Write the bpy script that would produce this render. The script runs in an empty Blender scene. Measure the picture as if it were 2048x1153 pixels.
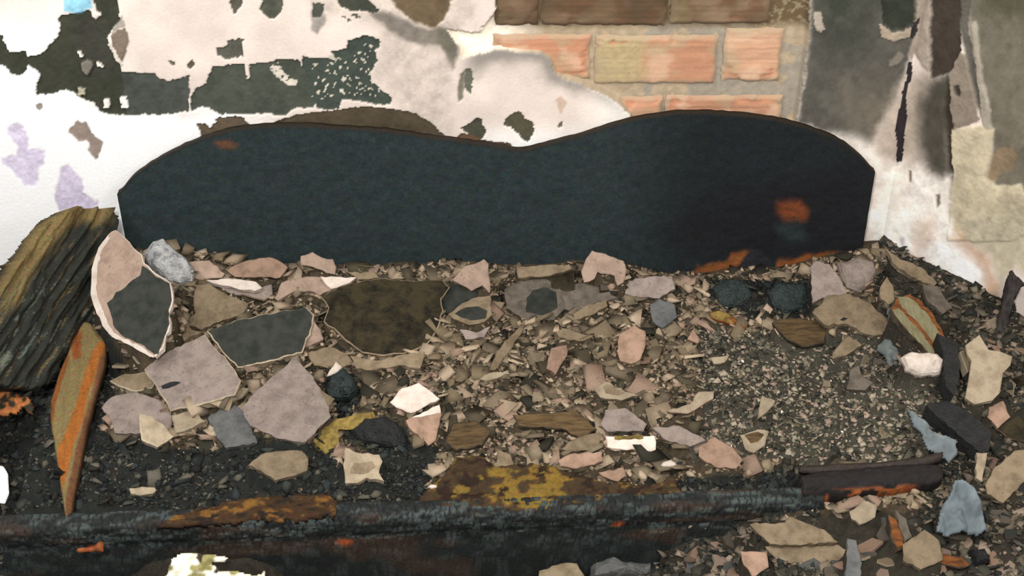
import bpy, bmesh, math, random
import numpy as np
from mathutils import Vector
random.seed(7); rng = np.random.default_rng(11)
SC = bpy.context.scene; COL = SC.collection
# ---------------------------------------------------------------- camera
FPX = 3000.0; PITCH = math.radians(36.0)
CAM = np.array([0.0, -2.98, 2.406])
FW = np.array([0, math.cos(PITCH), -math.sin(PITCH)]); UP = np.array([0, math.sin(PITCH), math.cos(PITCH)])
cd = bpy.data.cameras.new('camera'); cam = bpy.data.objects.new('camera', cd); COL.objects.link(cam)
cd.sensor_width = 36; cd.lens = FPX/2048*36; cd.clip_start = 0.05
cam.location = CAM; cam.rotation_euler = (math.pi/2-PITCH, 0, 0); SC.camera = cam
# ---------------------------------------------------------------- light
w = bpy.data.worlds.new('World'); SC.world = w; w.use_nodes = True
w.node_tree.nodes['Background'].inputs[0].default_value = (0.97, 0.98, 1.0, 1)
w.node_tree.nodes['Background'].inputs[1].default_value = 0.36
def area(name, loc, target, size, power, col):
    l = bpy.data.lights.new(name, 'AREA'); l.size = size; l.energy = power; l.color = col
    o = bpy.data.objects.new(name, l); COL.objects.link(o); o.location = loc
    o.rotation_euler = (Vector(target)-Vector(loc)).to_track_quat('-Z', 'Y').to_euler()
    return o
area('flash_lamp', (-0.25, -2.9, 2.75), (0.0, -0.1, 0.5), 0.25, 56, (1.0, 0.97, 0.93))
area('left_fill', (-1.5, -1.5, 2.5), (-1.0, 0.0, 0.4), 0.9, 34, (1.0, 0.98, 0.95))  # added fill lamp that whitens the left wall, no window there
area('right_fill', (1.2, -1.7, 2.2), (1.1, -0.1, 0.45), 0.7, 21, (1.0, 0.98, 0.95))  # added fill lamp that brightens the right wall, no doorway there
SC.view_settings.view_transform = 'Standard'; SC.view_settings.look = 'None'
SC.view_settings.exposure = 0.16; SC.view_settings.gamma = 1.0; SC.view_settings.use_curve_mapping = False
# ---------------------------------------------------------------- helpers
def unproj(px, py):
    d = FW + (px-1024)/FPX*np.array([1., 0, 0]) + (576-py)/FPX*UP
    return d
def on_plane(px, py, p0, n):
    d = unproj(px, py); t = np.dot(np.asarray(p0)-CAM, n)/np.dot(d, n); return CAM+t*d
def at_z(px, py, z): return on_plane(px, py, (0, 0, z), np.array([0, 0, 1.]))
def at_y(px, py, y): return on_plane(px, py, (0, y, 0), np.array([0, 1., 0]))
def project(P):
    P = np.asarray(P, float); r = P-CAM; dep = r@FW
    return 1024+FPX*r[..., 0]/dep, 576-FPX*(r@UP)/dep
ZN = {0: (0, 0, 1.), 1: (0, 0, 2.746), 2: (650, 0, 2.746), 3: (1350, 0, 2.745), 4: (0, 400, 3.203), 5: (550, 440, 3.203), 6: (1050, 440, 3.203),
      12: (0, 460, 1.664), 7: (1500, 440, 3.203), 8: (0, 740, 2.792), 9: (500, 740, 2.792), 10: (1000, 740, 2.792), 11: (1448, 740, 2.792)}
def PT(zone, s):
    a = np.array([[float(v) for v in p.split(',')] for p in s.split()])
    ox, oy, k = ZN[zone]; return np.stack([ox+a[:, 0]/k, oy+a[:, 1]/k], 1)
def lin(c):
    c = np.asarray(c, float)/255.
    return np.where(c <= .04045, c/12.92, ((c+.055)/1.055)**2.4)
def _h(ix, iy, s):
    v = np.sin(ix*127.1+iy*311.7+s*74.7)*43758.5453
    return v-np.floor(v)
def vn(x, y, s=0):
    ix = np.floor(x); iy = np.floor(y); fx = x-ix; fy = y-iy
    fx = fx*fx*(3-2*fx); fy = fy*fy*(3-2*fy)
    a = _h(ix, iy, s); b = _h(ix+1, iy, s); c = _h(ix, iy+1, s); d = _h(ix+1, iy+1, s)
    return (a*(1-fx)+b*fx)*(1-fy)+(c*(1-fx)+d*fx)*fy
def fbm(x, y, o=4, s=0):
    r = 0; a = .5; t = 0
    for i in range(o):
        r = r+a*vn(x, y, s+i); t += a; x = x*2.03+11.3; y = y*2.03+5.7; a *= .5
    return r/t
def pip(x, y, P):
    ins = np.zeros(x.shape, bool); n = len(P); j = n-1
    for i in range(n):
        xi, yi = P[i]; xj, yj = P[j]
        c = ((yi > y) != (yj > y)) & (x < (xj-xi)*(y-yi)/((yj-yi) if yj != yi else 1e-9)+xi)
        ins ^= c; j = i
    return ins
def segd(x, y, P, closed=True):
    d = np.full(x.shape, 1e9); n = len(P)
    for i in range(n if closed else n-1):
        ax, ay = P[i]; bx, by = P[(i+1) % n]; vx = bx-ax; vy = by-ay
        t = np.clip(((x-ax)*vx+(y-ay)*vy)/(vx*vx+vy*vy+1e-9), 0, 1)
        d = np.minimum(d, np.hypot(x-ax-t*vx, y-ay-t*vy))
    return d
def sstep(a, b, x):
    t = np.clip((x-a)/(b-a), 0, 1); return t*t*(3-2*t)
# ---------------------------------------------------------------- materials
KA = .75
def new_mat(name):
    m = bpy.data.materials.new(name); m.use_nodes = True; nt = m.node_tree
    return m, nt, nt.nodes['Principled BSDF']
def attr_mat(name, rough=.9, spec=.25, grain=.35, gscale=300, bump=.4, bscale=180, bdist=.002, chroma=.5):
    m, nt, b = new_mat(name); N = nt.nodes; L = nt.links
    at = N.new('ShaderNodeAttribute'); at.attribute_name = 'Col'
    tc = N.new('ShaderNodeTexCoord')
    no = N.new('ShaderNodeTexNoise'); no.inputs['Scale'].default_value = gscale; no.inputs['Detail'].default_value = 2
    L.new(tc.outputs['Object'], no.inputs['Vector'])
    hs = N.new('ShaderNodeHueSaturation'); hs.inputs['Saturation'].default_value = chroma; L.new(no.outputs['Color'], hs.inputs['Color'])
    mr = N.new('ShaderNodeVectorMath'); mr.operation = 'MULTIPLY_ADD'
    mr.inputs[1].default_value = (grain*4,)*3; mr.inputs[2].default_value = (1-grain*2,)*3
    L.new(hs.outputs['Color'], mr.inputs[0])
    mx = N.new('ShaderNodeVectorMath'); mx.operation = 'MULTIPLY'
    L.new(at.outputs['Color'], mx.inputs[0]); L.new(mr.outputs[0], mx.inputs[1])
    cl = N.new('ShaderNodeVectorMath'); cl.operation = 'MAXIMUM'; cl.inputs[1].default_value = (.003,)*3; L.new(mx.outputs[0], cl.inputs[0])
    L.new(cl.outputs[0], b.inputs['Base Color'])
    b.inputs['Roughness'].default_value = rough; b.inputs['Specular IOR Level'].default_value = spec
    n2 = N.new('ShaderNodeTexNoise'); n2.inputs['Scale'].default_value = bscale; n2.inputs['Detail'].default_value = 4
    L.new(tc.outputs['Object'], n2.inputs['Vector'])
    bp = N.new('ShaderNodeBump'); bp.inputs['Strength'].default_value = bump; bp.inputs['Distance'].default_value = bdist
    L.new(n2.outputs['Fac'], bp.inputs['Height']); L.new(bp.outputs[0], b.inputs['Normal'])
    return m
def flat_mat(name, rgb, rgb2=None, rough=.9, spec=.2, scale=38, bump=.7, bdist=.003, spots=0., metal=0, stretch=None):
    rgb2 = rgb2 or tuple(int(v*.8) for v in rgb)
    m, nt, b = new_mat(name); N = nt.nodes; L = nt.links
    tc = N.new('ShaderNodeTexCoord'); mp = N.new('ShaderNodeMapping'); L.new(tc.outputs['Object'], mp.inputs['Vector'])
    if stretch: mp.inputs['Scale'].default_value = stretch
    oi = N.new('ShaderNodeObjectInfo')
    no = N.new('ShaderNodeTexNoise'); no.noise_dimensions = '4D'; no.inputs['Scale'].default_value = scale; no.inputs['Detail'].default_value = 5; no.inputs['Roughness'].default_value = .65
    mu = N.new('ShaderNodeMath'); mu.operation = 'MULTIPLY'; mu.inputs[1].default_value = 50; L.new(oi.outputs['Random'], mu.inputs[0]); L.new(mu.outputs[0], no.inputs['W'])
    L.new(mp.outputs[0], no.inputs['Vector'])
    cr = N.new('ShaderNodeValToRGB'); e = cr.color_ramp.elements
    e[0].position = .36; e[0].color = (*lin(rgb2)*KA, 1); e[1].position = .58; e[1].color = (*lin(rgb)*KA, 1)
    L.new(no.outputs['Fac'], cr.inputs[0])
    out = cr.outputs[0]
    if spots:
        n3 = N.new('ShaderNodeTexNoise'); n3.inputs['Scale'].default_value = scale*4.5; n3.inputs['Detail'].default_value = 1; L.new(mp.outputs[0], n3.inputs['Vector'])
        c3 = N.new('ShaderNodeValToRGB'); c3.color_ramp.elements[0].position = .66; c3.color_ramp.elements[1].position = .72; L.new(n3.outputs['Fac'], c3.inputs[0])
        mm = N.new('ShaderNodeMath'); mm.operation = 'MULTIPLY'; mm.inputs[1].default_value = spots; L.new(c3.outputs[0], mm.inputs[0])
        mi = N.new('ShaderNodeMix'); mi.data_type = 'RGBA'; mi.inputs[7].default_value = (*(lin(rgb)*.22), 1); L.new(mm.outputs[0], mi.inputs[0]); L.new(out, mi.inputs[6]); out = mi.outputs[2]
    hv = N.new('ShaderNodeHueSaturation'); L.new(out, hv.inputs['Color'])
    ma = N.new('ShaderNodeMapRange'); ma.inputs[3].default_value = .85; ma.inputs[4].default_value = 1.12; L.new(oi.outputs['Random'], ma.inputs[0]); L.new(ma.outputs[0], hv.inputs['Value'])
    L.new(hv.outputs[0], b.inputs['Base Color'])
    b.inputs['Roughness'].default_value = rough; b.inputs['Specular IOR Level'].default_value = spec; b.inputs['Metallic'].default_value = metal
    n2 = N.new('ShaderNodeTexNoise'); n2.inputs['Scale'].default_value = scale*4; n2.inputs['Detail'].default_value = 4; L.new(mp.outputs[0], n2.inputs['Vector'])
    bp = N.new('ShaderNodeBump'); bp.inputs['Strength'].default_value = bump; bp.inputs['Distance'].default_value = bdist
    L.new(n2.outputs['Fac'], bp.inputs['Height']); L.new(bp.outputs[0], b.inputs['Normal'])
    return m
M = {
 'wall': attr_mat('wall_plaster', grain=.07, gscale=160, bump=.35, bscale=140, chroma=.3),
 'char': attr_mat('charred_wood', rough=.72, spec=.3, grain=.5, gscale=170, bump=.6, bscale=160, chroma=.55),
 'ash': attr_mat('ash_and_grit', grain=.45, gscale=220, bump=.8, bscale=260, bdist=.003, chroma=.35),
 'grit': attr_mat('gravel_bits', grain=.2, gscale=260, bump=.3, chroma=.3),
 'paint': attr_mat('burnt_board', rough=.85, spec=.2, grain=.36, gscale=170, bump=.6, bscale=120, chroma=.8),
 'pink': flat_mat('pink_plaster', (190, 164, 145), (164, 140, 124), spots=.5),
 'mauve': flat_mat('mauve_plaster', (168, 152, 142), (140, 126, 118), spots=.5),
 'tan': flat_mat('tan_plaster', (156, 138, 112), (126, 110, 88), spots=.4),
 'cream': flat_mat('cream_plaster', (184, 168, 142), (154, 138, 114), spots=.15),
 'grey': flat_mat('grey_plaster', (124, 114, 102), (92, 84, 74), spots=.4),
 'bluegrey': flat_mat('blue_grey_plaster', (116, 116, 114), (88, 90, 88), spots=.3),
 'white': flat_mat('white_plaster', (240, 226, 212), (218, 200, 184)),
 'clod': flat_mat('grey_white_clod', (214, 214, 212), (140, 140, 140), scale=60, bump=.8, bdist=.006),
 'soot': flat_mat('sooty_face', (66, 68, 62), (46, 50, 46), spots=0, bump=.5),
 'sootbrown': flat_mat('sooty_brown_face', (66, 58, 40), (30, 28, 22), scale=30, bump=1., bdist=.004),
 'edge': flat_mat('broken_plaster_edge', (200, 184, 158), (164, 148, 124)),
 'darkedge': flat_mat('dark_edge', (84, 74, 58), (50, 44, 36)),
 'brown': flat_mat('brown_wood', (116, 94, 64), (78, 62, 42), scale=30, stretch=(1, 5, 1)),
 'orangewood': flat_mat('scorched_orange_wood', (144, 88, 46), (84, 52, 30), scale=28, stretch=(1, 4, 1)),
 'palewood': flat_mat('pale_greenish_wood', (152, 148, 116), (128, 120, 88), scale=28, stretch=(3, 1, 1)),
 'terracotta': flat_mat('terracotta_bit', (182, 150, 128), (146, 120, 100)),
 'yellow': flat_mat('melted_yellow_foam', (166, 142, 78), (104, 86, 44), scale=40, bump=.8, bdist=.005),
 'black': flat_mat('black_char', (40, 42, 42), (22, 22, 24), rough=.6, spec=.35, scale=60, bump=1., bdist=.005),
 'tealchar': flat_mat('teal_black_char', (48, 62, 60), (24, 32, 32), rough=.5, spec=.4, scale=60, bump=1., bdist=.005),
 'cloth': flat_mat('blue_grey_cloth', (128, 138, 142), (92, 102, 102), scale=20, bump=.3),
}
def tag(o, label=None, cat=None, group=None, kind=None):
    if label: o['label'] = label
    if cat: o['category'] = cat
    if group: o['group'] = group
    if kind: o['kind'] = kind
    return o
def link(name, me, mats, parent=None):
    o = bpy.data.objects.new(name, me); COL.objects.link(o)
    for m in (mats if isinstance(mats, (list, tuple)) else [mats]): me.materials.append(m)
    if parent: o.parent = parent; 
    return o
def mesh_np(name, V, F, col=None, smooth=False):
    V = np.asarray(V, np.float32); F = np.asarray(F, np.int32); k = F.shape[1]
    me = bpy.data.meshes.new(name); me.vertices.add(len(V)); me.vertices.foreach_set('co', V.ravel())
    me.loops.add(F.size); me.loops.foreach_set('vertex_index', F.ravel())
    me.polygons.add(len(F)); me.polygons.foreach_set('loop_start', np.arange(0, F.size, k, dtype=np.int32))
    me.polygons.foreach_set('loop_total', np.full(len(F), k, np.int32))
    if smooth: me.polygons.foreach_set('use_smooth', np.ones(len(F), bool))
    me.update(calc_edges=True)
    if col is not None:
        a = me.color_attributes.new('Col', 'FLOAT_COLOR', 'POINT')
        c = np.ones((len(V), 4), np.float32); c[:, :3] = col; a.data.foreach_set('color', c.ravel())
    return me
def gridF(nu, nv, flip=False):
    i = np.arange(nu-1)[:, None]*nv+np.arange(nv-1)[None]
    F = np.stack([i, i+nv, i+nv+1, i+1], -1).reshape(-1, 4)
    return F[:, ::-1] if flip else F
def center_origin(o, p):
    p = np.asarray(p, float); me = o.data; n = len(me.vertices); a = np.empty(n*3, np.float32)
    me.vertices.foreach_get('co', a); a = a.reshape(-1, 3)-p; me.vertices.foreach_set('co', a.astype(np.float32).ravel()); me.update()
    o.location = p
# ================================================================ WALLS
XC = 0.889                                    # the corner of back wall and splayed right wall
WP = []                                       # paint list: polygon, colour, depth (m), softness px, jitter px, speckle
def wp(z, s, c, d=0., soft=0., jit=5., speck=0., alpha=1.): WP.append((PT(z, s), lin(c), d, soft, jit, speck, alpha))
DK = (62, 66, 56)
# soft soot and light zones of the plaster, then the bare dark patches where the skin has come off
wp(0, '905,-400 950,60 925,75 915,120 905,200 900,265 880,262 820,250 770,180 745,140 760,60 700,30 640,40 600,-20', (206, 192, 180), 0, 22, 4)
wp(2, '240,40 330,60 430,110 560,150 640,140 720,180 735,300 700,330 640,250 540,250 440,215 330,140 250,80', (128, 120, 110), 0, 7, 5)
wp(2, '620,150 720,180 725,300 700,380 660,300 620,230', (104, 100, 86), 0, 5, 5, 0, .75)
wp(2, '340,-300 720,-300 720,0 690,20 655,110 600,150 540,130 460,110 400,60 340,-20', (104, 88, 66), -.004, 3, 6)
wp(2, '60,-200 230,-200 230,0 300,50 290,70 240,75 140,60 80,40', (64, 66, 56), -.004, 0, 5)
wp(2, '80,95 150,80 205,85 190,110 130,115 95,130', (92, 90, 80), -.003, 0, 5, .3)
wp(1, '1710,10 1780,20 1780,60 1790,120 1740,190 1710,170', (158, 150, 142), 0, 4, 4)
wp(1, '1710,10 1780,20 1780,60 1760,100 1720,90', (74, 76, 66), -.003, 0, 4)
wp(1, '500,-400 520,60 550,75 530,110 500,95 490,65 430,60 380,75 330,80 310,105 330,150 320,200 280,240 230,285 150,320 140,290 90,285 60,290 30,250 20,190 -60,165 -60,350 30,370 60,410 100,415 140,400 155,360 210,390 220,410 200,460 200,515 280,520 340,505 400,500 450,540 500,570 550,620 600,635 640,640 680,632 760,630 900,630 1030,612 1040,560 1030,500 1040,410 990,430 930,455 870,435 850,405 700,405 670,400 665,340 640,320 600,260 590,220 620,160 660,110 650,60 635,-400', (58, 60, 48), -.005, 0, 5)
wp(1, '670,405 850,405 870,435 930,455 1035,412 1035,605 900,628 690,628', (72, 76, 70), -.005, 2, 4)
wp(1, '400,100 590,110 590,300 640,330 655,420 560,430 470,400 400,330', (62, 60, 54), -.005, 8, 6, 0, .6)
wp(1, '690,145 705,230 672,335 620,255 612,200 650,160', (126, 112, 98), .003, 0, 3)
wp(1, '596,222 612,225 672,335 668,362 640,330', (226, 216, 200), .004, 0, 2)
wp(1, '670,75 690,140 650,158 615,195 622,150 655,110', (150, 142, 128), .002, 0, 2, 0, .8)
wp(1, '440,345 480,330 512,345 505,375 480,420 455,395', (128, 122, 112), .003, 0, 2)
wp(1, '655,530 695,530 707,597 668,597', (250, 246, 240), .003, 0, 2)
wp(1, '570,545 600,545 602,592 572,595', (240, 235, 225), .003, 0, 2)
wp(1, '430,480 465,482 465,520 432,520', (190, 184, 160), .003, 0, 3)
wp(1, '420,280 440,280 458,315 436,312', (235, 228, 215), .003, 0, 2)
wp(1, '525,342 560,348 566,372 530,368', (235, 228, 215), .003, 0, 2)
wp(1, '1165,365 1340,355 1350,425 1362,440 1368,352 1480,340 1560,325 1640,335 1660,370 1690,470 1720,560 1715,595 1600,600 1560,640 1480,615 1420,630 1360,622 1300,635 1200,622 1150,600 1100,590 1050,610 1050,530 1070,490 1130,460 1150,400', (72, 76, 66), -.005, 0, 5)
wp(1, '1470,370 1530,350 1560,400 1620,430 1630,500 1570,460 1530,440 1480,420', (210, 200, 186), 0, 0, 10, .6)
wp(0, '603,113 619,118 655,117 673,122 663,104 694,95 697,82 723,73 737,73 759,78 759,91 748,102 755,120 743,146 745,168 759,175 770,186 785,197 781,209 741,207 705,204 683,198 679,218 650,222 634,218 626,204 615,171 604,135', (64, 72, 64), -.005, 0, 4)
wp(0, '620,125 745,85 745,150 770,195 690,195 625,200', (200, 192, 176), 0, 0, 6, .16)
wp(1, '1180,262 1240,255 1250,225 1282,230 1300,218 1330,222 1338,310 1300,320 1250,332 1195,300', (84, 84, 74), -.004, 0, 6)
wp(1, '1260,-60 1340,-60 1330,30 1290,65 1270,40', (86, 84, 72), -.004, 0, 5)
wp(1, '1440,-60 1560,-60 1550,60 1520,100 1480,100 1430,45', (80, 82, 70), -.004, 0, 5)
wp(1, '925,332 950,335 972,360 940,358', (96, 92, 80), -.003, 0, 2)
wp(1, '1035,345 1060,325 1070,355 1050,378 1032,368', (84, 80, 70), -.003, 0, 3)
wp(1, '1085,680 1130,670 1150,700 1210,640 1330,645 1365,690 1350,720 1290,740 1240,745 1180,770 1105,790 1100,720', (96, 82, 66), -.004, 0, 5)
wp(0, '540,256 556,240 590,232 640,225 700,218 740,214 790,218 830,228 860,245 892,274 870,300 700,300 545,300', (80, 70, 54), -.004, 0, 3)
wp(1, '200,580 225,572 238,590 222,610 205,600', (150, 142, 132), -.002, 0, 3)
wp(1, '380,720 420,655 470,670 500,710 520,750 560,780 545,850 535,885 490,830 470,770 430,780 400,750', (150, 134, 124), -.002, 2, 5)
wp(1, '30,700 90,668 130,690 165,760 165,815 250,820 250,900 220,930 220,1000 140,1035 90,960 0,895 0,860 80,860 90,800 40,750', (214, 204, 224), -.001, 4, 6)
wp(1, '345,920 380,905 450,980 465,1060 540,1110 560,1160 320,1160 300,1080 320,1000', (200, 190, 210), -.001, 4, 5)
wp(1, '330,-300 500,-300 505,40 450,70 345,60', (150, 205, 226), .001, 3, 4)
wp(2, '770,690 840,640 862,650 862,680 882,720 872,768 800,747 745,705', (74, 74, 60), -.004, 0, 4)
wp(2, '985,650 1030,620 1060,605 1080,615 1100,650 1140,670 1150,720 1110,780 1080,770 1060,730 1020,700 980,700', (80, 76, 60), -.004, 0, 4)
wp(2, '700,775 750,730 800,745 870,770 930,787 1020,790 1035,830 900,850 800,840', (104, 80, 60), -.004, 0, 4)
wp(2, '1278,692 1300,662 1308,690 1285,708', (96, 90, 76), -.003, 0, 3)
wp(2, '1262,540 1300,530 1320,560 1300,620 1275,590', (196, 172, 154), 0, 2, 4)
wp(2, '775,380 800,375 815,430 800,522 775,490 765,430', (96, 96, 84), -.004, 0, 3)
wp(2, '730,560 728,500 750,400 772,380 770,480 752,550', (120, 114, 100), -.003, 2, 4)
# right of the bricks: sooted slab, cracks, corner
wp(3, '752,-300 1345,-300 1340,120 1300,300 1240,500 1140,660 1080,800 1010,790 860,740 740,690 670,680 700,450 740,200', (90, 87, 79), 0, 9, 6)
wp(3, '760,-300 1130,-300 1120,150 1010,330 900,300 800,330 755,250', (70, 71, 63), 0, 40, 6)
wp(3, '930,470 1180,480 1180,620 1080,760 960,700', (112, 104, 92), 0, 50, 6)
wp(3, '760,60 800,70 830,160 800,180 770,150', (168, 156, 142), .003, 0, 5)
wp(3, '870,-200 960,-200 930,90 880,100 850,40', (60, 64, 54), -.004, 6, 6)
wp(3, '1120,-200 1345,-200 1335,110 1280,150 1200,170 1140,125', (52, 56, 46), -.008, 0, 4)
wp(3, '1120,128 1150,145 1200,180 1312,140 1292,190 1205,228 1135,200', (176, 160, 140), .003, 0, 3)
wp(3, '1170,330 1230,290 1260,310 1220,350 1180,365', (132, 124, 112), .002, 3, 4)
wp(3, '1330,-300 1405,-300 1402,390 1365,360 1320,290 1300,330 1290,260 1320,140', (160, 146, 132), .003, 3, 4)
wp(3, '1240,480 1300,420 1400,380 1400,600 1340,800 1290,960 1200,1000 1130,960 1060,860 1100,780 1170,640', (186, 170, 154), 0, 24, 6)
wp(3, '860,735 1000,760 1080,800 1160,900 1260,880 1280,1000 1250,1200 1080,1200 1090,960 960,820', (250, 240, 228), 0, 22, 5)
wp(3, '1600,500 1540,640 1530,1010 1500,1000 1450,990 1390,960 1340,860 1315,700 1330,560 1400,400 1540,380', (76, 72, 62), 0, 26, 8)
wp(3, '1402,-300 1575,-300 1565,280 1510,400 1400,424', (62, 54, 46), -.006, 2, 5)
wp(3, '1500,400 1530,610 1530,1000 1490,990 1500,820 1480,640', (56, 48, 38), -.006, 5, 6)
wp(3, '1575,-300 2300,-300 2300,1250 1760,1250 1740,800 1720,560 1640,250 1600,0', (112, 106, 92), 0, 8, 6)
wp(3, '1620,-300 2300,-300 2300,60 1850,110 1700,70', (86, 82, 66), 0, 30, 8)
wp(3, '1575,-300 1640,-300 1610,150 1640,300 1690,560 1700,640 1640,560 1590,300 1560,150', (92, 88, 80), -.004, 4, 4)
wp(3, '1520,400 1560,285 1595,300 1620,420 1680,650 1620,690 1540,712 1515,600', (136, 124, 110), .002, 2, 4)
wp(3, '1625,120 1655,110 1690,400 1735,640 1755,760 1700,700 1680,600 1660,420', (160, 152, 136), .004, 2, 3)
wp(3, '1535,470 1560,470 1562,530 1540,520', (64, 58, 50), -.003, 2, 3)
wp(3, '1518,722 1600,700 1690,682 1752,705 1745,850 1712,975 1770,1020 1900,1000 2000,1250 1860,1320 1500,1320 1525,1000', (196, 184, 156), .003, 3, 5)
wp(3, '1740,860 1800,800 1860,800 1890,850 1850,930 1790,960 1740,1010 1708,970', (134, 116, 92), -.002, 6, 6)
wp(3, '1330,900 1390,960 1450,985 1505,970 1505,1160 1560,1300 1300,1300 1260,1150 1280,950', (246, 238, 228), 0, 14, 6)
wp(7, '1180,100 1350,190 1480,330 1502,560 1470,612 1260,440 1180,300 1100,200 1060,100', (255, 252, 246), 0, 12, 5)
wp(7, '760,-60 1060,-60 1040,180 980,230 770,200', (255, 250, 240), 0, 10, 5)
wp(7, '1060,0 1180,-20 1200,110 1120,200 1050,160', (212, 190, 172), 0, 14, 8, 0, .8)
wp(7, '1340,0 1400,130 1520,220 1560,330 1620,420 1560,700 1500,640 1510,330 1440,230 1330,120', (190, 156, 128), 0, 16, 8, 0, .9)
wp(7, '1340,0 1800,-60 1800,400 1700,300 1615,395 1530,220 1400,130', (184, 174, 150), 0, 8, 6)
wp(7, '960,110 990,115 995,160 970,170', (176, 168, 172), 0, 5, 4)
wp(3, '1285,340 1310,335 1306,420 1282,470 1265,560 1272,650 1255,760 1242,885 1215,890 1212,720 1238,560 1272,440', (44, 38, 40), -.003, 0, 3)
wp(3, '1310,130 1345,90 1330,170 1300,210 1280,208', (50, 46, 44), -.002, 0, 3)
wp(3, '1283,940 1296,940 1296,1000 1283,1000', (110, 96, 84), -.003, 2, 2)
wp(3, '1435,1070 1455,1068 1460,1120 1440,1140', (120, 100, 90), -.003, 3, 3)
# brick hole
BRK = PT(0, '893,58 960,66 990,20 985,-500 1625,-500 1618,80 1606,165 1592,250 1500,290 1280,290 1262,232 1235,205 1200,186 1150,165 1112,150 1100,118 1080,106 1000,101 940,112 925,118 915,90')
def classify(px, py):
    n = px.shape; c = np.empty(n+(3,)); h = np.zeros(n)
    jx = (fbm(px/26, py/26, 4, 1)-.5); jy = (fbm(px/26, py/26, 4, 9)-.5)
    fx = (vn(px/5, py/5, 3)-.5); fy = (vn(px/5, py/5, 5)-.5)
    # base skin: sooty above, clean below
    clean = np.clip(sstep(195, 250, py+10*jx*4)*sstep(640, 420, px)+sstep(330, 60, px)*sstep(-60, 140, py), 0, 1)
    clean = np.maximum(clean, sstep(230, 300, py)*sstep(880, 1000, px)*sstep(1320, 1180, px)*.8)
    a = lin((226, 211, 200)); b = lin((255, 253, 250))
    var = (fbm(px/60, py/60, 4, 21)-.5)[..., None]
    c[:] = a*(1-clean[..., None])+b*clean[..., None]
    c *= 1+var*.35*(1-.8*clean[..., None])
    h += .0015*(fbm(px/50, py/50, 3, 30)-.5)
    # raised plaster remnants beside the brick hole: soot runs along the broken edge
    edge = PT(2, '770,360 850,300 950,290 1080,275 1210,290 1260,390 1350,420 1500,450 1580,500 1650,560 1760,650')
    de = segd(px, py, edge, False)
    g = (sstep(46, 4, de+12*jx*2)*sstep(900, 960, px))[..., None]*.85
    c = c*(1-g)+lin((132, 126, 118))*g
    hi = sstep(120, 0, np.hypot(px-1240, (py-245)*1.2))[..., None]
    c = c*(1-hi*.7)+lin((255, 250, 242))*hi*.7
    rx = 1612-(py/250)*22
    for P, col, d, soft, jit, speck, alpha in WP:
        x0, y0 = P.min(0)-soft-12; x1, y1 = P.max(0)+soft+12
        m = (px > x0) & (px < x1) & (py > y0) & (py < y1)
        if not m.any(): continue
        X = px[m]+jit*2.2*jx[m]+jit*.6*fx[m]; Y = py[m]+jit*2.2*jy[m]+jit*.6*fy[m]
        ins = pip(X, Y, P)
        if soft > 0:
            sd = np.where(ins, 1, -1)*segd(X, Y, P); al = sstep(-soft, soft, sd)
        else: al = ins.astype(float)
        if speck: al = al*(vn(X/4.5, Y/4.5, 44) > 1-speck*1.2)
        al = al*alpha
        v = 1+.55*(fbm(X/16, Y/16, 4, 50)-.5)+.35*(fbm(X/60, Y/60, 3, 52)-.5)+.14*fx[m]
        cc = c[m]; c[m] = cc*(1-al[:, None])+(col*v[:, None])*al[:, None]
        hh = h[m]; h[m] = hh*(1-al)+(d+.0012*fx[m])*al if d != 0 else hh
    # black mottling in the bare patches beyond the frame top and left
    out = (py < -20) & (fbm(px/120, py/120, 4, 70) > .56) & (px < 880)
    c[out] = lin((60, 62, 52)); h[out] = -.004
    # brick hole
    X = px+9*jx+3*fx; Y = py+9*jy+3*fy
    ins = pip(X, Y, BRK)
    mort = lin((176, 158, 132))*(1+.35*(fbm(px/12, py/12, 3, 80)-.5))[..., None]
    grey = ((px > 1290) & (fbm(px/40, py/40, 3, 84) > .45))[..., None]
    mort = np.where(grey, lin((158, 148, 132))*(1+.3*(fbm(px/9, py/9, 3, 82)-.5))[..., None], mort)
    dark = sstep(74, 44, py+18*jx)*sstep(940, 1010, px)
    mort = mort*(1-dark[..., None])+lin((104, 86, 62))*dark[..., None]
    sp = ((fbm(px/7, py/7, 3, 92) > .6) & (py < 60) & (px > 1340))[..., None]; mort = np.where(sp, lin((140, 126, 100)), mort)
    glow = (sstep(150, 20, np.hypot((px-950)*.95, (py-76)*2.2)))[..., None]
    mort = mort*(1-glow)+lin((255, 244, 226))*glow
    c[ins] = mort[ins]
    sd = np.where(ins, 1, -1)*segd(px, py, BRK)
    h = np.where(ins, -.019*sstep(-2, 8, sd)-.003*fbm(px/10, py/10, 3, 90), h)
    return np.clip(c, .004, .93), h
def axis(a0, a, b, b1, st, co): return np.concatenate([np.arange(a0, a, co), np.arange(a, b, st), np.arange(b, b1+co, co)])
# back wall
xs = axis(-2.4, -1.36, XC-.0001, XC, .0029, .05); xs = xs[xs < XC]; xs = np.append(xs, XC)
zs = axis(0., .22, 1.06, 1.8, .0029, .04)
X, Z = np.meshgrid(xs, zs, indexing='ij'); P = np.stack([X, 0*X, Z], -1)
px, py = project(P); c, h = classify(px, py)
P[..., 1] = -h*np.clip((XC-X)/.012, 0, 1)
wall = link('wall_back', mesh_np('wall_back', P.reshape(-1, 3), gridF(len(xs), len(zs)), c.reshape(-1, 3)), M['wall']); wall['kind'] = 'structure'
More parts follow.
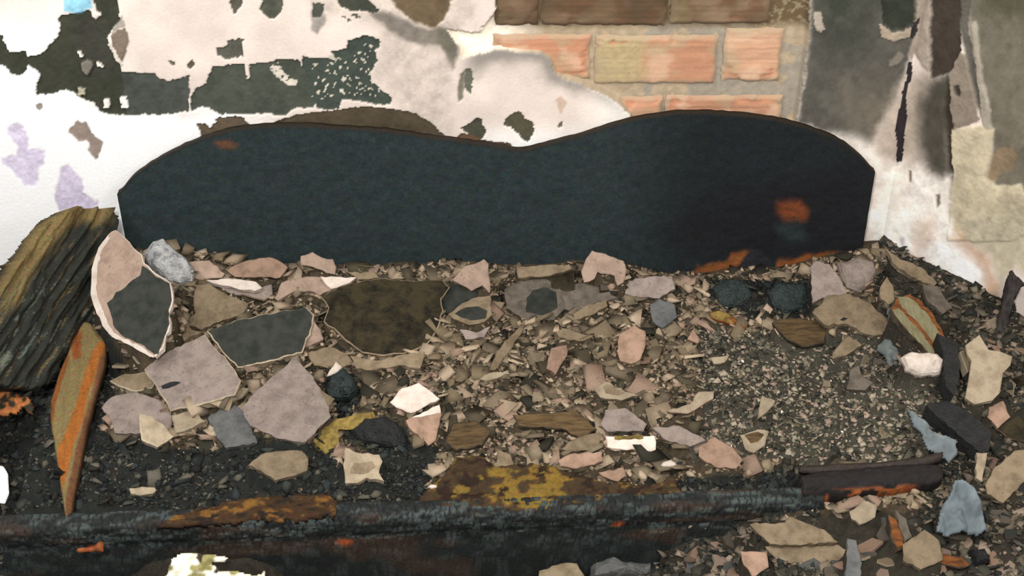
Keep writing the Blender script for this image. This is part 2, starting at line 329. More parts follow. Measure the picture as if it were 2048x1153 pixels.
# right wall, splayed at 45 degrees
ss = axis(0, 0, .62, 2.2, .003, .05)
S, Z = np.meshgrid(ss, zs, indexing='ij'); D = np.array([math.cos(math.pi/4), -math.sin(math.pi/4), 0]); NR = np.array([-D[1], D[0], 0])*-1
P = np.array([XC, 0, 0])+S[..., None]*D+Z[..., None]*np.array([0, 0, 1.])
px, py = project(P); c, h = classify(px, py); h = h*np.clip(S/.01, 0, 1)+.004*fbm(S*20, Z*20, 4, 7)*np.clip(S/.03, 0, 1)
P = P+h[..., None]*NR
wr = link('wall_right', mesh_np('wall_right', P.reshape(-1, 3), gridF(len(ss), len(zs)), c.reshape(-1, 3)), M['wall']); wr['kind'] = 'structure'
# floor
fl = bpy.data.meshes.new('floor'); bm = bmesh.new(); bmesh.ops.create_cube(bm, size=1)
for v in bm.verts: v.co = Vector((v.co.x*5, v.co.y*4-1.9, v.co.z*.1-.05))
bm.to_mesh(fl); floor = link('floor', fl, M['grey']); floor['kind'] = 'structure'
# bricks
def brick_mesh(w, hgt, base, soot, seed, sand=0.):
    nu, nv = max(8, int(w/.006)), max(8, int(hgt/.005)); r = .004
    u = np.linspace(-w/2, w/2, nu); v = np.linspace(-hgt/2, hgt/2, nv); U, Vv = np.meshgrid(u, v, indexing='ij')
    rag = .007*(fbm(U*60+seed*7, Vv*60, 3, seed)-.5)
    e = np.minimum(np.minimum(U+w/2, w/2-U), np.minimum(Vv+hgt/2, hgt/2-Vv))
    y = -.007*sstep(0, r*1.6, e)+.0012*np.sin(Vv*2*math.pi/.0125)*sstep(.004, .012, e)+.002*(fbm(U*40+seed, Vv*60, 3, seed)-.5)
    chip = (fbm(U*28+seed*3, Vv*28, 3, seed+9) > .66) & (e < .02); y = y+chip*.005
    P = np.stack([U+rag, y, Vv+rag], -1)
    base = lin(base); c = np.ones(P.shape)*base
    c = c*(1+.5*(fbm(U*12+seed, Vv*160, 3, seed+3)-.5)[..., None])
    pale = sstep(.5, .68, fbm(U*16+seed*5, Vv*26, 3, seed+5))[..., None]; c = c*(1-.5*pale)+lin((222, 190, 160))*.5*pale
    if sand:
        sm = (sstep(-w/2+sand, -w/2+sand*.7, U+.03*(fbm(U*30, Vv*30, 3, 2)-.5)))[..., None]; c = c*(1-sm)+lin((182, 162, 122))*(1+.4*(fbm(U*150, Vv*150, 2, 6)-.5))[..., None]*sm
    c = c*(1-chip[..., None])+lin((196, 140, 108))*chip[..., None]
    em = (sstep(.013, .002, e+.016*(fbm(U*50+seed, Vv*50, 3, seed+2)-.5))*.75)[..., None]; c = c*(1-em)+lin((178, 156, 130))*em
    lf = (sstep(.52, .64, fbm(U*22+seed*2, Vv*30, 4, seed+12))*.5)[..., None]; c = c*(1-lf)+lin((176, 158, 126))*lf
    if soot:
        sf = np.clip(soot*(.75+.6*fbm(U*14, Vv*30, 3, seed+8)), 0, 1)[..., None]; c = c*(1-sf)+lin((84, 68, 50))*sf
    return mesh_np('brick', P.reshape(-1, 3), gridF(nu, nv), np.clip(c, .004, .93).reshape(-1, 3))
BR = [((985, 68), (1181, 158), (192, 138, 108), 0, 0), ((1190, 70), (1432, 166), (188, 138, 108), 0, .13), ((1446, 56), (1562, 162), (200, 156, 126), 0, 0),
      ((1240, 192), (1322, 262), (204, 150, 120), 0, 0), ((1330, 190), (1562, 262), (188, 138, 110), 0, 0),
      ((990, -38), (1076, 50), (150, 100, 72), .8, 0), ((1083, -40), (1334, 50), (150, 100, 72), .8, 0), ((1342, -40), (1540, 46), (150, 108, 80), .7, .05),
      ((1000, -160), (1215, -56), (170, 110, 80), .5, 0), ((1224, -160), (1470, -56), (180, 120, 86), .4, 0), ((1480, -160), (1600, -56), (180, 120, 86), .4, 0)]
for i, (a, b, colr, soot, sand) in enumerate(BR):
    A = at_y(a[0], b[1], .01); B = at_y(b[0], a[1], .01); cx = (a[0]+b[0])/2; cy = (a[1]+b[1])/2; Cc = at_y(cx, cy, .017)
    hw = (at_y(b[0], cy, .01)-at_y(a[0], cy, .01))[0]; hh = (at_y(cx, a[1], .01)-at_y(cx, b[1], .01))[2]
    o = link('brick', brick_mesh(hw, hh, colr, soot, i+1, sand), M['wall'], wall); o.location = Cc
    if soot > .7: o['label'] = 'soot-blackened brick'
# ================================================================ HEADBOARD
tp = PT(0, '235,392 262,358 300,330 340,306 400,280 460,262 520,254 600,252 680,258 760,262 860,276 950,288 1000,296 1035,303 1065,298 1120,284 1180,268 1230,250 1290,236 1350,228 1420,227 1500,233 1560,242 1620,258 1680,282 1720,312 1750,348')
HY = -.045
W3 = np.array([at_y(x, y, HY) for x, y in tp])
nu, nv = 420, 110
ux = np.linspace(W3[0, 0], W3[-1, 0], nu)
zt = np.interp(ux, W3[:, 0], W3[:, 2]); k = np.ones(9)/9; zt2 = np.convolve(np.pad(zt, 4, 'edge'), k, 'valid'); zt = zt2+.0025*(vn(ux*70, ux*0, 5)-.5)
t = np.linspace(0, 1, nv)
Xh = np.repeat(ux[:, None], nv, 1); Zh = .25+(zt[:, None]-.25)*t[None]
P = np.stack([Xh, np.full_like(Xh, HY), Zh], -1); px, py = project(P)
rel = .0035*(fbm(Xh*55, Zh*55, 4, 3)-.5)+.003*(fbm(Xh*9, Zh*14, 3, 8)-.5)
P[..., 1] -= rel
c = np.ones(P.shape)*lin((40, 50, 51))
c = c*(1+.55*(fbm(px/9, py/9, 3, 4)-.5))[..., None]
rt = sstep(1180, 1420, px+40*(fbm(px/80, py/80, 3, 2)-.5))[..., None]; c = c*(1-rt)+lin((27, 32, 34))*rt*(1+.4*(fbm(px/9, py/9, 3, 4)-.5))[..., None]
def blot(c, P_, col, soft, jit=10, al=1.):
    jx = px+jit*2*(fbm(px/24, py/24, 4, 61)-.5); jy = py+jit*2*(fbm(px/24, py/24, 4, 62)-.5)
    sd = np.where(pip(jx, jy, P_), 1, -1)*segd(jx, jy, P_); a = (sstep(-soft, soft, sd)*al)[..., None]
    return c*(1-a)+lin(col)*(1+.6*(fbm(px/30, py/7, 3, 63)-.5))[..., None]*a
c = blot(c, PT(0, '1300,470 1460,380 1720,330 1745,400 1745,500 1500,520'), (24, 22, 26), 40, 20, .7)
c = blot(c, PT(0, '1558,405 1600,402 1615,420 1610,440 1570,442 1556,425'), (118, 62, 34), 11, 5, .85)
c = blot(c, PT(0, '1550,450 1610,445 1615,485 1575,490'), (38, 50, 50), 12, 6, .7)
c = blot(c, PT(0, '1350,572 1380,550 1430,525 1500,502 1512,530 1470,550 1440,600 1350,620'), (124, 74, 38), 6, 14)
c = blot(c, PT(0, '1500,500 1520,498 1540,520 1550,540 1540,640 1440,600 1450,560'), (36, 36, 40), 4, 5)
c = blot(c, PT(0, '1562,520 1640,506 1745,494 1760,640 1560,640 1550,560'), (122, 72, 34), 7, 12)
c = blot(c, PT(0, '430,285 455,278 480,290 465,300 440,297'), (92, 62, 44), 5, 5, .8)
rim = sstep(.006, .001, zt[:, None]-Zh)[..., None]; c = c*(1-rim*.8)+lin((34, 28, 22))*rim*.8
T = .02
Vf = P.reshape(-1, 3); Vb = Vf.copy(); Vb[:, 1] = HY+T
F = gridF(nu, nv); n = len(Vf); idx = np.arange(n).reshape(nu, nv)
def strip(a): return np.stack([a[:-1], a[:-1]+n, a[1:]+n, a[1:]], -1)
Fa = np.concatenate([F, F[:, ::-1]+n, strip(idx[:, -1])[:, ::-1], strip(idx[:, 0]), strip(idx[0])[:, ::-1], strip(idx[-1])])
cb = np.tile(lin((56, 46, 34)), (n, 1)); cf = np.clip(c, .003, .9).reshape(-1, 3)
bed = bpy.data.objects.new('burnt_bed', None); COL.objects.link(bed); bed.location = (0, -.45, 0)
tag(bed, 'burnt wooden bed with a double-humped black headboard, filled with fallen plaster', 'bed')
def bedpart(name, me, mats):
    o = link(name, me, mats, bed); o.location = (0, .45, 0); return o
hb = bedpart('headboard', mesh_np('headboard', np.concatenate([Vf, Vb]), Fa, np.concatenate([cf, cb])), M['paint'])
hb['label'] = 'charred blue-black headboard with two humps'
# ---------------------------------------------------------------- platform and rail
ZB = .30
def box_me(name, verts8):
    F = [(0, 1, 2, 3), (7, 6, 5, 4), (0, 4, 5, 1), (1, 5, 6, 2), (2, 6, 7, 3), (3, 7, 4, 0)]
    return mesh_np(name, verts8, F)
FLc = at_z(60, 1020, ZB); FRc = at_z(1870, 960, ZB); BLc = np.array([-.93, -.048, ZB]); BRc = np.array([.86, -.048, ZB])
pl = box_me('bed_base', [a-np.array([0, 0, dz]) for dz in (.06, .02) for a in (FLc, FRc, BRc, BLc)])
bp_ = bedpart('bed_base', pl, M['black'])
for (x, y) in ((-.86, -.10), (.80, -.10), (-.86, -.72), (.80, -.72)):
    me = box_me('leg', [np.array([x+sx*.03, y+sy*.03, z]) for z in (-.0, .25) for sx, sy in ((-1, -1), (1, -1), (1, 1), (-1, 1))]); bedpart('leg', me, M['black'])
# front rail with crocodile charring
RL = at_z(-10, 1062, .335); RR = at_z(1650, 1003, .335); RL = RL; nu = 900
uu = np.linspace(0, 1, nu); prof = np.array([(.046, -.05), (.046, -.014), (.044, -.004), (.042, .0), (.038, .003), (.03, .004), (.02, .002), (.01, .001), (.003, -.004), (0, -.012), (-.001, -.02), (0, -.03), (0, -.04), (.004, -.05), (.004, -.06), (.003, -.07), (.002, -.085), (.002, -.1), (.002, -.12), (.003, -.14), (.003, -.17), (.004, -.2), (.005, -.24)])
pn = []
for i in range(len(prof)-1):
    for k_ in range(2): pn.append(prof[i]*(1-k_/2)+prof[i+1]*k_/2)
prof = np.array(pn+[prof[-1]]); nv = len(prof)
U, K = np.meshgrid(uu*np.linalg.norm(RR-RL), np.arange(nv), indexing='ij')
dirv = (RR-RL)/np.linalg.norm(RR-RL); side = np.array([-dirv[1], dirv[0], 0])
arc = K*.006
cell = (U*62+2.6*fbm(U*44, arc*30, 2, 3)+np.floor(arc*34+1.6*fbm(U*14, arc*2, 2, 1))*.37)
cr_ = np.abs(cell-np.round(cell)); crack = sstep(.14, .02, cr_)
row = np.abs((arc*34+1.6*fbm(U*14, arc*2, 2, 1)) % 1-.5); crack = np.maximum(crack, sstep(.42, .49, row))
amp = np.interp(K, [0, 14, 26, 34, nv], [.35, 1, 1, .35, .2])
dz = amp*(.005*(fbm(U*60, arc*60, 3, 9)-.3)-.005*crack)+.010*(fbm(U*6, K*.1, 3, 14)-.5)
pr = prof[K]
P = RL+dirv*U[..., None]+side*(pr[..., 0]-dz*.7)[..., None]+np.array([0, 0, 1.])*(pr[..., 1]+dz)[..., None]
c = np.ones(P.shape)*lin((25, 28, 27)); hl = (np.clip(1-crack, 0, 1)*sstep(.45, .7, fbm(U*40, arc*80, 3, 6))*amp)[..., None]
c = c*(1-.7*hl)+lin((74, 82, 80))*.7*hl  # greyish highlights painted onto the raised char blocks
br = (sstep(.58, .7, fbm(U*7, arc*22, 3, 17))*.3)[..., None]; c = c*(1-br)+lin((74, 50, 32))*br
px, py = project(P)
for (qx, qy, rr_) in ((1240, 1047, 14), (690, 1085, 22), (190, 1096, 20), (1230, 1050, 12)):
    a = sstep(rr_, rr_*.4, np.hypot(px-qx, (py-qy)*2.6))[..., None]; c = c*(1-a)+lin((150, 74, 38))*a*.8+c*0
bedpart('front_rail', mesh_np('front_rail', P.reshape(-1, 3), gridF(nu, nv)[:, ::-1], np.clip(c, .003, .9).reshape(-1, 3)), M['char'])
# ================================================================ relief patches
def relief(name, P, p0, n, th, sp, hfn, cfn, mats, parent=None, jit=4, rnd=6, rh=.006):
    n = np.asarray(n, float); n /= np.linalg.norm(n); p0 = np.asarray(p0, float)
    x0, y0 = P.min(0)-sp; x1, y1 = P.max(0)+sp
    X, Y = np.meshgrid(np.arange(x0, x1, sp), np.arange(y0, y1, sp), indexing='ij')
    jx = X+jit*2*(fbm(X/18, Y/18, 3, 5)-.5); jy = Y+jit*2*(fbm(X/18, Y/18, 3, 6)-.5)
    ins = pip(jx, jy, P)
    d = np.stack([(X-1024)/FPX, np.zeros_like(X), np.zeros_like(X)], -1)+FW+((576-Y)/FPX)[..., None]*UP
    t = (np.dot(p0-CAM, n))/(d@n); W = CAM+t[..., None]*d
    e = segd(jx, jy, P); hh = hfn(X, Y)-rh*(1-sstep(0, rnd, e))
    W = W+hh[..., None]*n
    c = np.clip(cfn(X, Y), .003, .93)
    F = gridF(*X.shape)[:, ::-1]; F = F[ins.ravel()[F].all(1)]
    used = np.unique(F); mp = -np.ones(X.size, int); mp[used] = np.arange(len(used)); F = mp[F]
    if jit <= 2:
        E0 = np.concatenate([F[:, [i, (i+1) % 4]] for i in range(4)]); mm = len(used); k0 = E0[:, 0]*mm+E0[:, 1]
        bv = np.unique(E0[~np.isin(k0, E0[:, 1]*mm+E0[:, 0])]); ub = used[bv]; xs_ = X.ravel()[ub]; ys_ = Y.ravel()[ub]
        bd = np.full(len(ub), 1e9); nx_ = xs_.copy(); ny_ = ys_.copy()
        for i in range(len(P)):
            ax, ay = P[i]; bx, by = P[(i+1) % len(P)]; vx = bx-ax; vy = by-ay; t_ = np.clip(((xs_-ax)*vx+(ys_-ay)*vy)/(vx*vx+vy*vy+1e-9), 0, 1)
            qx, qy = ax+t_*vx, ay+t_*vy; dd = np.hypot(xs_-qx, ys_-qy); g = dd < bd; bd[g] = dd[g]; nx_[g] = qx[g]; ny_[g] = qy[g]
        d2 = np.stack([(nx_-1024)/FPX, 0*nx_, 0*nx_], -1)+FW+((576-ny_)/FPX)[:, None]*UP
        Wf = W.reshape(-1, 3); Wf[ub] = CAM+(np.dot(p0-CAM, n)/(d2@n))[:, None]*d2-rh*n; W = Wf.reshape(W.shape)
    V = W.reshape(-1, 3)[used]; C = c.reshape(-1, 3)[used]; m = len(V)
    E = np.concatenate([F[:, [i, (i+1) % 4]] for i in range(4)]); key = E[:, 0]*m+E[:, 1]; rk = E[:, 1]*m+E[:, 0]
    B = E[~np.isin(key, rk)]
    back = V-n*th
    Fa = np.concatenate([F, F[:, ::-1]+m, np.stack([B[:, 1], B[:, 0], B[:, 0]+m, B[:, 1]+m], -1)])
    me = mesh_np(name, np.concatenate([V, back]), Fa, np.concatenate([C, C*.8]))
    o = link(name, me, mats, parent)
    return o
def tint(base, a=.4, s=14, sx=1, sy=1, seed=0):
    base = lin(base)
    return lambda X, Y: base*(1+a*2*(fbm(X/(s*sx), Y/(s*sy), 4, seed)-.5))[..., None]
# ---------------------------------------------------------------- left end board, thick and charred
A = at_y(232, 412, -.08); Bp = at_z(205, 640, .37); Cp = at_z(0, 770, .40)
nL = np.cross(Bp-A, Cp-A); nL = nL if nL @ (CAM-A) > 0 else -nL; nL /= np.linalg.norm(nL)
def rot(X, Y, a): ca, sa = math.cos(a), math.sin(a); return X*ca+Y*sa, -X*sa+Y*ca
def h_end(X, Y):
    u, v = rot(X, Y, math.radians(122)); return .030*(fbm(u/95, v/9, 4, 2)-.5)+.012*(fbm(u/30, v/5, 3, 6)-.5)+.02*(fbm(X/70, Y/70, 2, 3)-.5)
def c_end(X, Y):
    u, v = rot(X, Y, math.radians(122)); f = fbm(u/70, v/7, 4, 12); c = lin((33, 35, 28))*(1+1.2*(f-.5))[..., None]
    line = PT(0, '-60,640 0,575 40,520 80,465 110,430 150,412 190,410')
    d = segd(X, Y, line, False)+26*(fbm(u/60, v/10, 3, 8)-.5)
    g = (sstep(52, 22, d))[..., None]; c = c*(1-g)+lin((104, 88, 52))*(1+.9*(f-.5))[..., None]*g
    s = (sstep(.66, .74, fbm(u/60, v/6, 3, 31))*.7)[..., None]; c = c*(1-s)+lin((110, 90, 56))*s
    s = (sstep(.68, .74, fbm(u/40, v/5, 3, 37))*sstep(520, 600, Y)*.7)[..., None]; c = c*(1-s)+lin((92, 100, 92))*s
    return c
endb = relief('end_board', PT(0, '-200,900 -200,760 -60,650 0,575 40,520 80,465 110,430 150,412 234,411 243,450 232,480 215,520 196,560 200,600 212,652 165,655 140,700 118,745 100,770 60,782 0,772 -60,860'), A, nL, .06, 3.2, h_end, c_end, M['char'], bed, jit=5)
endb.location = (0, .45, 0); endb['label'] = 'thick charred end board with fibrous black grain and brown outer edge'
# inner panel with its unburnt brown centre
Ai = at_z(200, 650, .40); Bi = at_z(125, 1030, .34); Ci = at_z(100, 800, .35)
nI = np.cross(Bi-Ai, Ci-Ai); nI = nI if nI @ (CAM-Ai) > 0 else -nI; nI /= np.linalg.norm(nI)
def c_in(X, Y):
    c = lin((118, 102, 66))*(1+.3*(fbm(X/12, Y/30, 3, 4)-.5))[..., None]*np.ones(3)
    for zz_, pts, col in ((12, '335,365 348,380 322,470 290,560 275,640 250,700 232,770 210,870 190,800 190,730 228,655 250,580 275,500 300,420', (144, 86, 36)), (12, '255,310 272,345 268,425 240,430 235,380', (124, 70, 36)), (12, '232,425 205,510 185,580 178,640 158,640 158,570 190,480 220,400', (118, 70, 34)), (12, '345,380 360,400 330,500 300,600 270,720 240,860 225,960 214,940 225,860 250,740 282,620 310,520 328,440', (96, 64, 42))):
        P_ = PT(zz_, pts); sd = np.where(pip(X, Y, P_), 1, -1)*segd(X, Y, P_); a = sstep(-2.5, 2.5, sd+3*(fbm(X/6, Y/10, 2, 9)-.5))[..., None]; c = c*(1-a)+lin(col)*(1+.5*(fbm(X/8, Y/20, 3, 7)-.5))[..., None]*a
    return c
ip = relief('inner_panel', PT(0, '159,634 180,644 207,680 205,720 186,784 170,845 156,917 143,977 134,1035 128,1035 120,983 110,915 98,845 98,802 114,748 135,694 150,652'), Ai, nI, .015, 1.4, lambda X, Y: .004*(fbm(X/10, Y/40, 3, 3)-.5), c_in, M['paint'], bed, jit=1.5)
ip.location = (0, .45, 0); ip['label'] = 'brown inner panel with orange scorched edges'
# ---------------------------------------------------------------- black corner debris left of the panel
DARK = lambda X, Y: lin((42, 46, 42))*(1+1.0*(fbm(X/9, Y/9, 4, 3)-.5))[..., None]
# ================================================================ rubble surface
rail_dir = dirv
def rail_y(x): return RL[1]+(x-RL[0])*(RR[1]-RL[1])/(RR[0]-RL[0])
def zsurf(x, y):
    inb = sstep(-.98, -.86, x)
    z = ZB+.030+.020*(fbm(x*5, y*5, 3, 40)-.5)*2
    z = z+.045*sstep(-.22, -.08, y)*sstep(.45, .1, x)*0.4
    z = z+.05*sstep(-.5, -.85, x)*sstep(-.45, -.2, y)
    z = z+.045*sstep(.60, .86, x)
    z = z-.02*sstep(.10, .0, y-rail_y(x)-.08)
    # outside the bed: left floor, front floor, right heap
    left = sstep(-.96, -1.02, x+.10*(y+.4)*0); zl = .20+.06*(fbm(x*6, y*6, 3, 41)-.5)
    front = (y < rail_y(x)+.015)&(x < .60+.04*fbm(y*20, x*9, 2, 4))
    zf = np.interp(x, [-1.2, -.86, -.68, -.52, -.38, .10, .34, .52, .8], [.05, .08, .235, .235, .09, .07, .22, .30, .33])+.03*(fbm(x*9, y*9, 3, 43)-.5)
    z = np.where(front, zf, z)
    zr = .325+.03*(fbm(x*8, y*8, 3, 44)-.5)
    r = sstep(.62, .70, x)*sstep(-.60, -.70, y); z = np.where(front, z, z*(1-r)+zr*r)
    return np.where(x < -.985, zl, z)
SH = []      # shards wait here so that the rubble can be packed beneath them
def jag(P, step, amp):
    out = []; n = len(P)
    for i in range(n):
        a = P[i]; b = P[(i+1) % n]; L = np.hypot(*(b-a)); k_ = max(1, int(L/step)); nn = np.array([-(b-a)[1], (b-a)[0]])/(L+1e-9)
        for j in range(k_):
            q = a+(b-a)*j/k_
            out.append(q+(nn*random.uniform(-amp, amp) if j else nn*0))
    return np.array(out)
def shard(zone, pts, col, h, tx, ty, label, name='plaster_shard', th=.014, edge=None, cat='debris', step=9, amp=1.9, children=(), group=None, zref=None):
    P = PT(zone, pts) if isinstance(pts, str) else pts
    cx, cy = P.mean(0); z = ZB+.035
    for _ in range(6):
        q = at_z(cx, cy, z); z = (zref if zref is not None else float(zsurf(np.array(q[0]), np.array(q[1]))))+h
    n = np.array([tx, ty, 1.]); n /= np.linalg.norm(n)
    SH.append(dict(P=P, q=at_z(cx, cy, z), n=n, col=col, label=label, name=name, th=th, edge=edge or col, cat=cat, step=step, amp=amp, children=children, group=group))
def plane_poly(P, q, n): return np.array([on_plane(a, b, q, n) for a, b in P])
def plate_mesh(name, W, n, th, ins=.0022):
    """outline W on a plane, a fine chamfer round the face, thickness th below"""
    k_ = len(W); c = W.mean(0); r = W-c; L = np.linalg.norm(r, axis=1)[:, None]+1e-9
    top = c+r*(1-np.minimum(ins*1.3/L, .3)); mid = W-n*ins*.7
    bot = c+r*(1-np.minimum(.003/L, .3))*(1+rng.uniform(-.03, .03, (k_, 1)))-n*th
    bm = bmesh.new(); vt = [bm.verts.new(v) for v in top]; vm = [bm.verts.new(v) for v in mid]; vb = [bm.verts.new(v) for v in bot]
    f = bm.faces.new(vt); f.normal_update()
    for i in range(k_):
        j = (i+1) % k_
        g = bm.faces.new((vt[i], vm[i], vm[j], vt[j])); g.material_index = 1
        g = bm.faces.new((vm[i], vb[i], vb[j], vm[j])); g.material_index = 1
    bm.faces.new(vb[::-1]).material_index = 1
    bmesh.ops.recalc_face_normals(bm, faces=bm.faces)
    bmesh.ops.triangulate(bm, faces=[fc for fc in bm.faces if len(fc.verts) > 4])
    me = bpy.data.meshes.new(name); bm.to_mesh(me); bm.free(); return me
def build_shards():
    for s in SH:
        P = jag(s['P'], s['step'], s['amp']); W = plane_poly(P, s['q'], s['n'])
        o = link(s['name'], plate_mesh(s['name'], W, s['n'], s['th']), [M[s['col']], M[s['edge']]]); center_origin(o, s['q'])
        tag(o, s['label'], s['cat'], s['group'])
        for nm, zone, pts, mat, lab in s['children']:
            Wc = plane_poly(jag(PT(zone, pts), 8, 1.6), s['q']+s['n']*.0012, s['n'])
            ch = link(nm, plate_mesh(nm, Wc, s['n'], .0012, .0005), [M[mat], M[mat]]); center_origin(ch, s['q']); ch.parent = o; ch.location = (0, 0, 0)
            if lab: ch['label'] = lab
CH = []
def chunk(zone, pts, col, h, th, label, name='plaster_chunk', cat='debris', rough=.25, fine=3, yz=.75, zref=None):
    P = PT(zone, pts); cx, cy = P.mean(0); z = ZB+.035
    for _ in range(6):
        q = at_z(cx, cy, z); z = (zref if zref is not None else float(zsurf(np.array(q[0]), np.array(q[1]))))+h
    CH.append(dict(P=P, q=at_z(cx, cy, z), col=col, th=th, label=label, name=name, cat=cat, rough=rough, fine=fine))
def build_chunks():
    """lumps: the outline is met on a plane facing up and forward, and the body bulges above and below it"""
    n = np.array([0, -.55, 1.]); n /= np.linalg.norm(n)
    for s in CH:
        P = jag(s['P'], 9, 1.5); W = plane_poly(P, s['q'], n); c = W.mean(0); k_ = len(W)
        sd = random.random()*50; rings = [W-n*s['th']*.5]; rings.append(c+(W-c)*1.0)
        for f in np.linspace(.12, .92, 6):
            R = c+(W-c)*(1-f); hgt = s['th']*(1-(1-f)**2)**.5*.8
            nz = fbm(R[:, 0]*70+sd, R[:, 1]*70, 3, 3)-.5+.6*(vn(R[:, 0]*40+sd, R[:, 1]*40, 8)-.5)
            rings.append(R+n*(hgt+s['th']*s['rough']*2*nz)[:, None])
        rings.append(np.repeat((c+n*s['th']*.85)[None], k_, 0))
        V = np.concatenate(rings); F = []
        for a in range(len(rings)-1):
            for i in range(k_): j = (i+1) % k_; F.append((a*k_+i, a*k_+j, (a+1)*k_+j, (a+1)*k_+i))
        bm = bmesh.new(); vs = [bm.verts.new(v) for v in V]
        for f in F: bm.faces.new([vs[i] for i in f])
        bm.faces.new([vs[i] for i in range(k_)][::-1])
        bmesh.ops.remove_doubles(bm, verts=bm.verts, dist=1e-5); bmesh.ops.recalc_face_normals(bm, faces=bm.faces)
        me = bpy.data.meshes.new(s['name']); bm.to_mesh(me); bm.free()
        o = link(s['name'], me, M[s['col']]); center_origin(o, s['q']); tag(o, s['label'], s['cat'])
# ---------------------------------------------------------------- the shards, traced where they lie
S = shard
S(4, '740,190 800,240 850,300 905,345 920,400 1000,470 1090,530 1105,600 1100,680 1080,730 1090,800 1060,870 1040,950 990,1005 900,960 800,900 700,850 660,800 620,700 585,600 590,500 600,420 640,300 690,220', 'pink', .14, -.30, -.42, 'large curved plaster shard standing against the end board, its lower half soot-black', th=.013, edge='white',
  children=[('soot_patch', 4, '910,420 970,462 1000,492 1085,532 1100,640 1078,700 1085,790 1050,880 1015,985 985,985 900,920 800,880 735,820 712,740 684,660 722,630 742,590 800,560 850,510 898,480', 'soot', 'soot-black lower patch'), ('broken_rim', 4, '655,270 690,225 700,240 650,310 622,420 612,520 612,590 640,690 690,800 730,860 800,895 900,940 985,1000 985,1010 900,972 795,915 715,875 655,805 610,700 580,600 585,500 595,410 630,305', 'white', 'pale broken rim')])
S(4, '1180,390 1340,385 1440,470 1420,500 1290,510 1190,500', 'pink', .03, .1, -.7, 'small pink shard beside the grey-white clod at the headboard')
S(4, '1445,450 1560,390 1700,365 1760,370 1850,430 1800,500 1700,500 1500,495', 'terracotta', .045, 0, -.7, 'long pink shard with a broken brown rim, left end of the headboard foot', edge='darkedge', th=.014)
S(4, '1320,510 1450,500 1640,522 1680,560 1630,580 1500,560 1400,540', 'white', .035, 0, -.35, 'thin white-edged plaster sliver below the long pink shard', name='plaster_sliver')
S(4, '1390,545 1500,562 1640,575 1740,540 1745,600 1690,640 1620,625 1480,600', 'mauve', .02, 0, -.6, 'grey-mauve slab just under the white-edged sliver')
S(4, '1260,540 1340,530 1430,590 1590,660 1560,720 1400,780 1290,830 1210,800 1250,720 1240,620', 'tan', .035, .1, -.3, 'tan triangular shard pointing right, beside the soot-blackened curved shard')
S(4, '1040,1000 1110,910 1200,820 1290,840 1180,900 1060,960', 'tan', .03, 0, -.35, 'narrow tan shard squeezed between the black-faced shards')
S(0, '413,662 470,640 560,622 612,614 628,630 622,660 605,705 540,722 475,735 445,705', 'soot', .055, .06, -.28, 'long soot-black plaster shard with a pale rim, left of the bed', th=.016, edge='edge')
S(0, '288,738 320,710 410,668 425,690 455,720 482,760 470,790 400,810 340,822 325,795', 'mauve', .075, -.12, -.25, 'big pink-grey four-sided shard with a dark slit, lower left', th=.012, edge='edge',
  children=[('slit', 0, '322,772 340,764 362,764 348,772 325,778', 'black', 'dark slit')])
S(0, '590,712 620,745 655,800 662,832 610,884 560,877 500,850 480,815 520,775 560,740', 'mauve', .075, .05, -.22, 'largest smooth mauve shard, roughly hexagonal, left of centre', th=.012, edge='mauve')
S(0, '415,835 455,805 490,820 515,885 450,895 430,865', 'bluegrey', .03, 0, -.2, 'blue-grey shard leaning under the largest mauve shard')
S(8, '565,210 620,150 760,120 900,170 960,260 950,330 780,350 700,355 640,350 620,280', 'mauve', .03, -.05, -.2, 'broad pinkish-grey shard under the four-sided one')
S(8, '780,240 860,262 930,320 970,370 930,400 880,430 790,390', 'cream', .05, .25, -.25, 'cream shard with a pale upright edge at the black ash border', edge='edge')
S(8, '960,250 1080,225 1145,285 1050,330 980,350', 'cream', .035, 0, -.2, 'small beige shard between the pink-grey shard and the blue-grey one')
S(8, '610,60 700,20 850,5 870,60 850,100 760,120 660,90', 'tan', .045, 0, -.3, 'tan shard with a pale lower rim, left edge of the rubble', edge='edge')
S(9, '-10,530 60,470 170,450 290,450 325,490 320,560 240,590 140,615 60,560', 'tan', .03, .05, -.15, 'flat tan shard lying alone on the black ash below the mauve shard')
S(9, '530,430 600,460 720,470 740,510 720,570 750,620 650,600 600,630 530,630 520,530', 'cream', .03, 0, -.2, 'beige ragged-edged shard next to the yellow foam',
  children=[('raised_flake', 9, '580,520 680,510 700,540 640,580 560,575', 'tan', None)])
S(8, '720,660 790,650 865,655 870,672 850,690 780,700 730,690', 'cream', .02, 0, -.3, 'small cream chip alone in the black ash, lower left', name='plaster_chip')
S(9, '780,180 850,100 940,70 1000,110 1060,160 980,200 900,240 820,210', 'white', .06, 0, -.5, 'bright pinkish-white shard with a tapered tip, centre of the bed')
S(9, '870,280 960,240 1060,190 1070,250 1060,300 1040,390 1000,420 940,360 890,320', 'terracotta', .045, .3, -.35, 'pink-brown shard right under the bright white one', children=[('white_rim', 9, '900,268 1058,196 1066,240 1010,250 960,262', 'white', 'white rim')])
S(9, '1090,400 1130,300 1250,280 1350,330 1300,420 1150,450', 'brown', .03, -.1, -.3, 'brown-stained slab right of the pink-brown shard', edge='darkedge')
S(9, '1290,42 1440,0 1452,25 1310,64', 'cream', .03, 0, -.3, 'short pale stick lying across the middle rubble', name='plaster_stick')
S(5, '-5,500 40,400 200,360 340,370 400,420 290,480 250,460 150,450 60,490 20,515', 'pink', .035, 0, -.5, 'long pink shard under the headboard left of the big black slab')
S(5, '290,360 520,365 480,400 360,440', 'white', .05, 0, -.5, 'bright white plaster piece on the tip of the long pink shard')
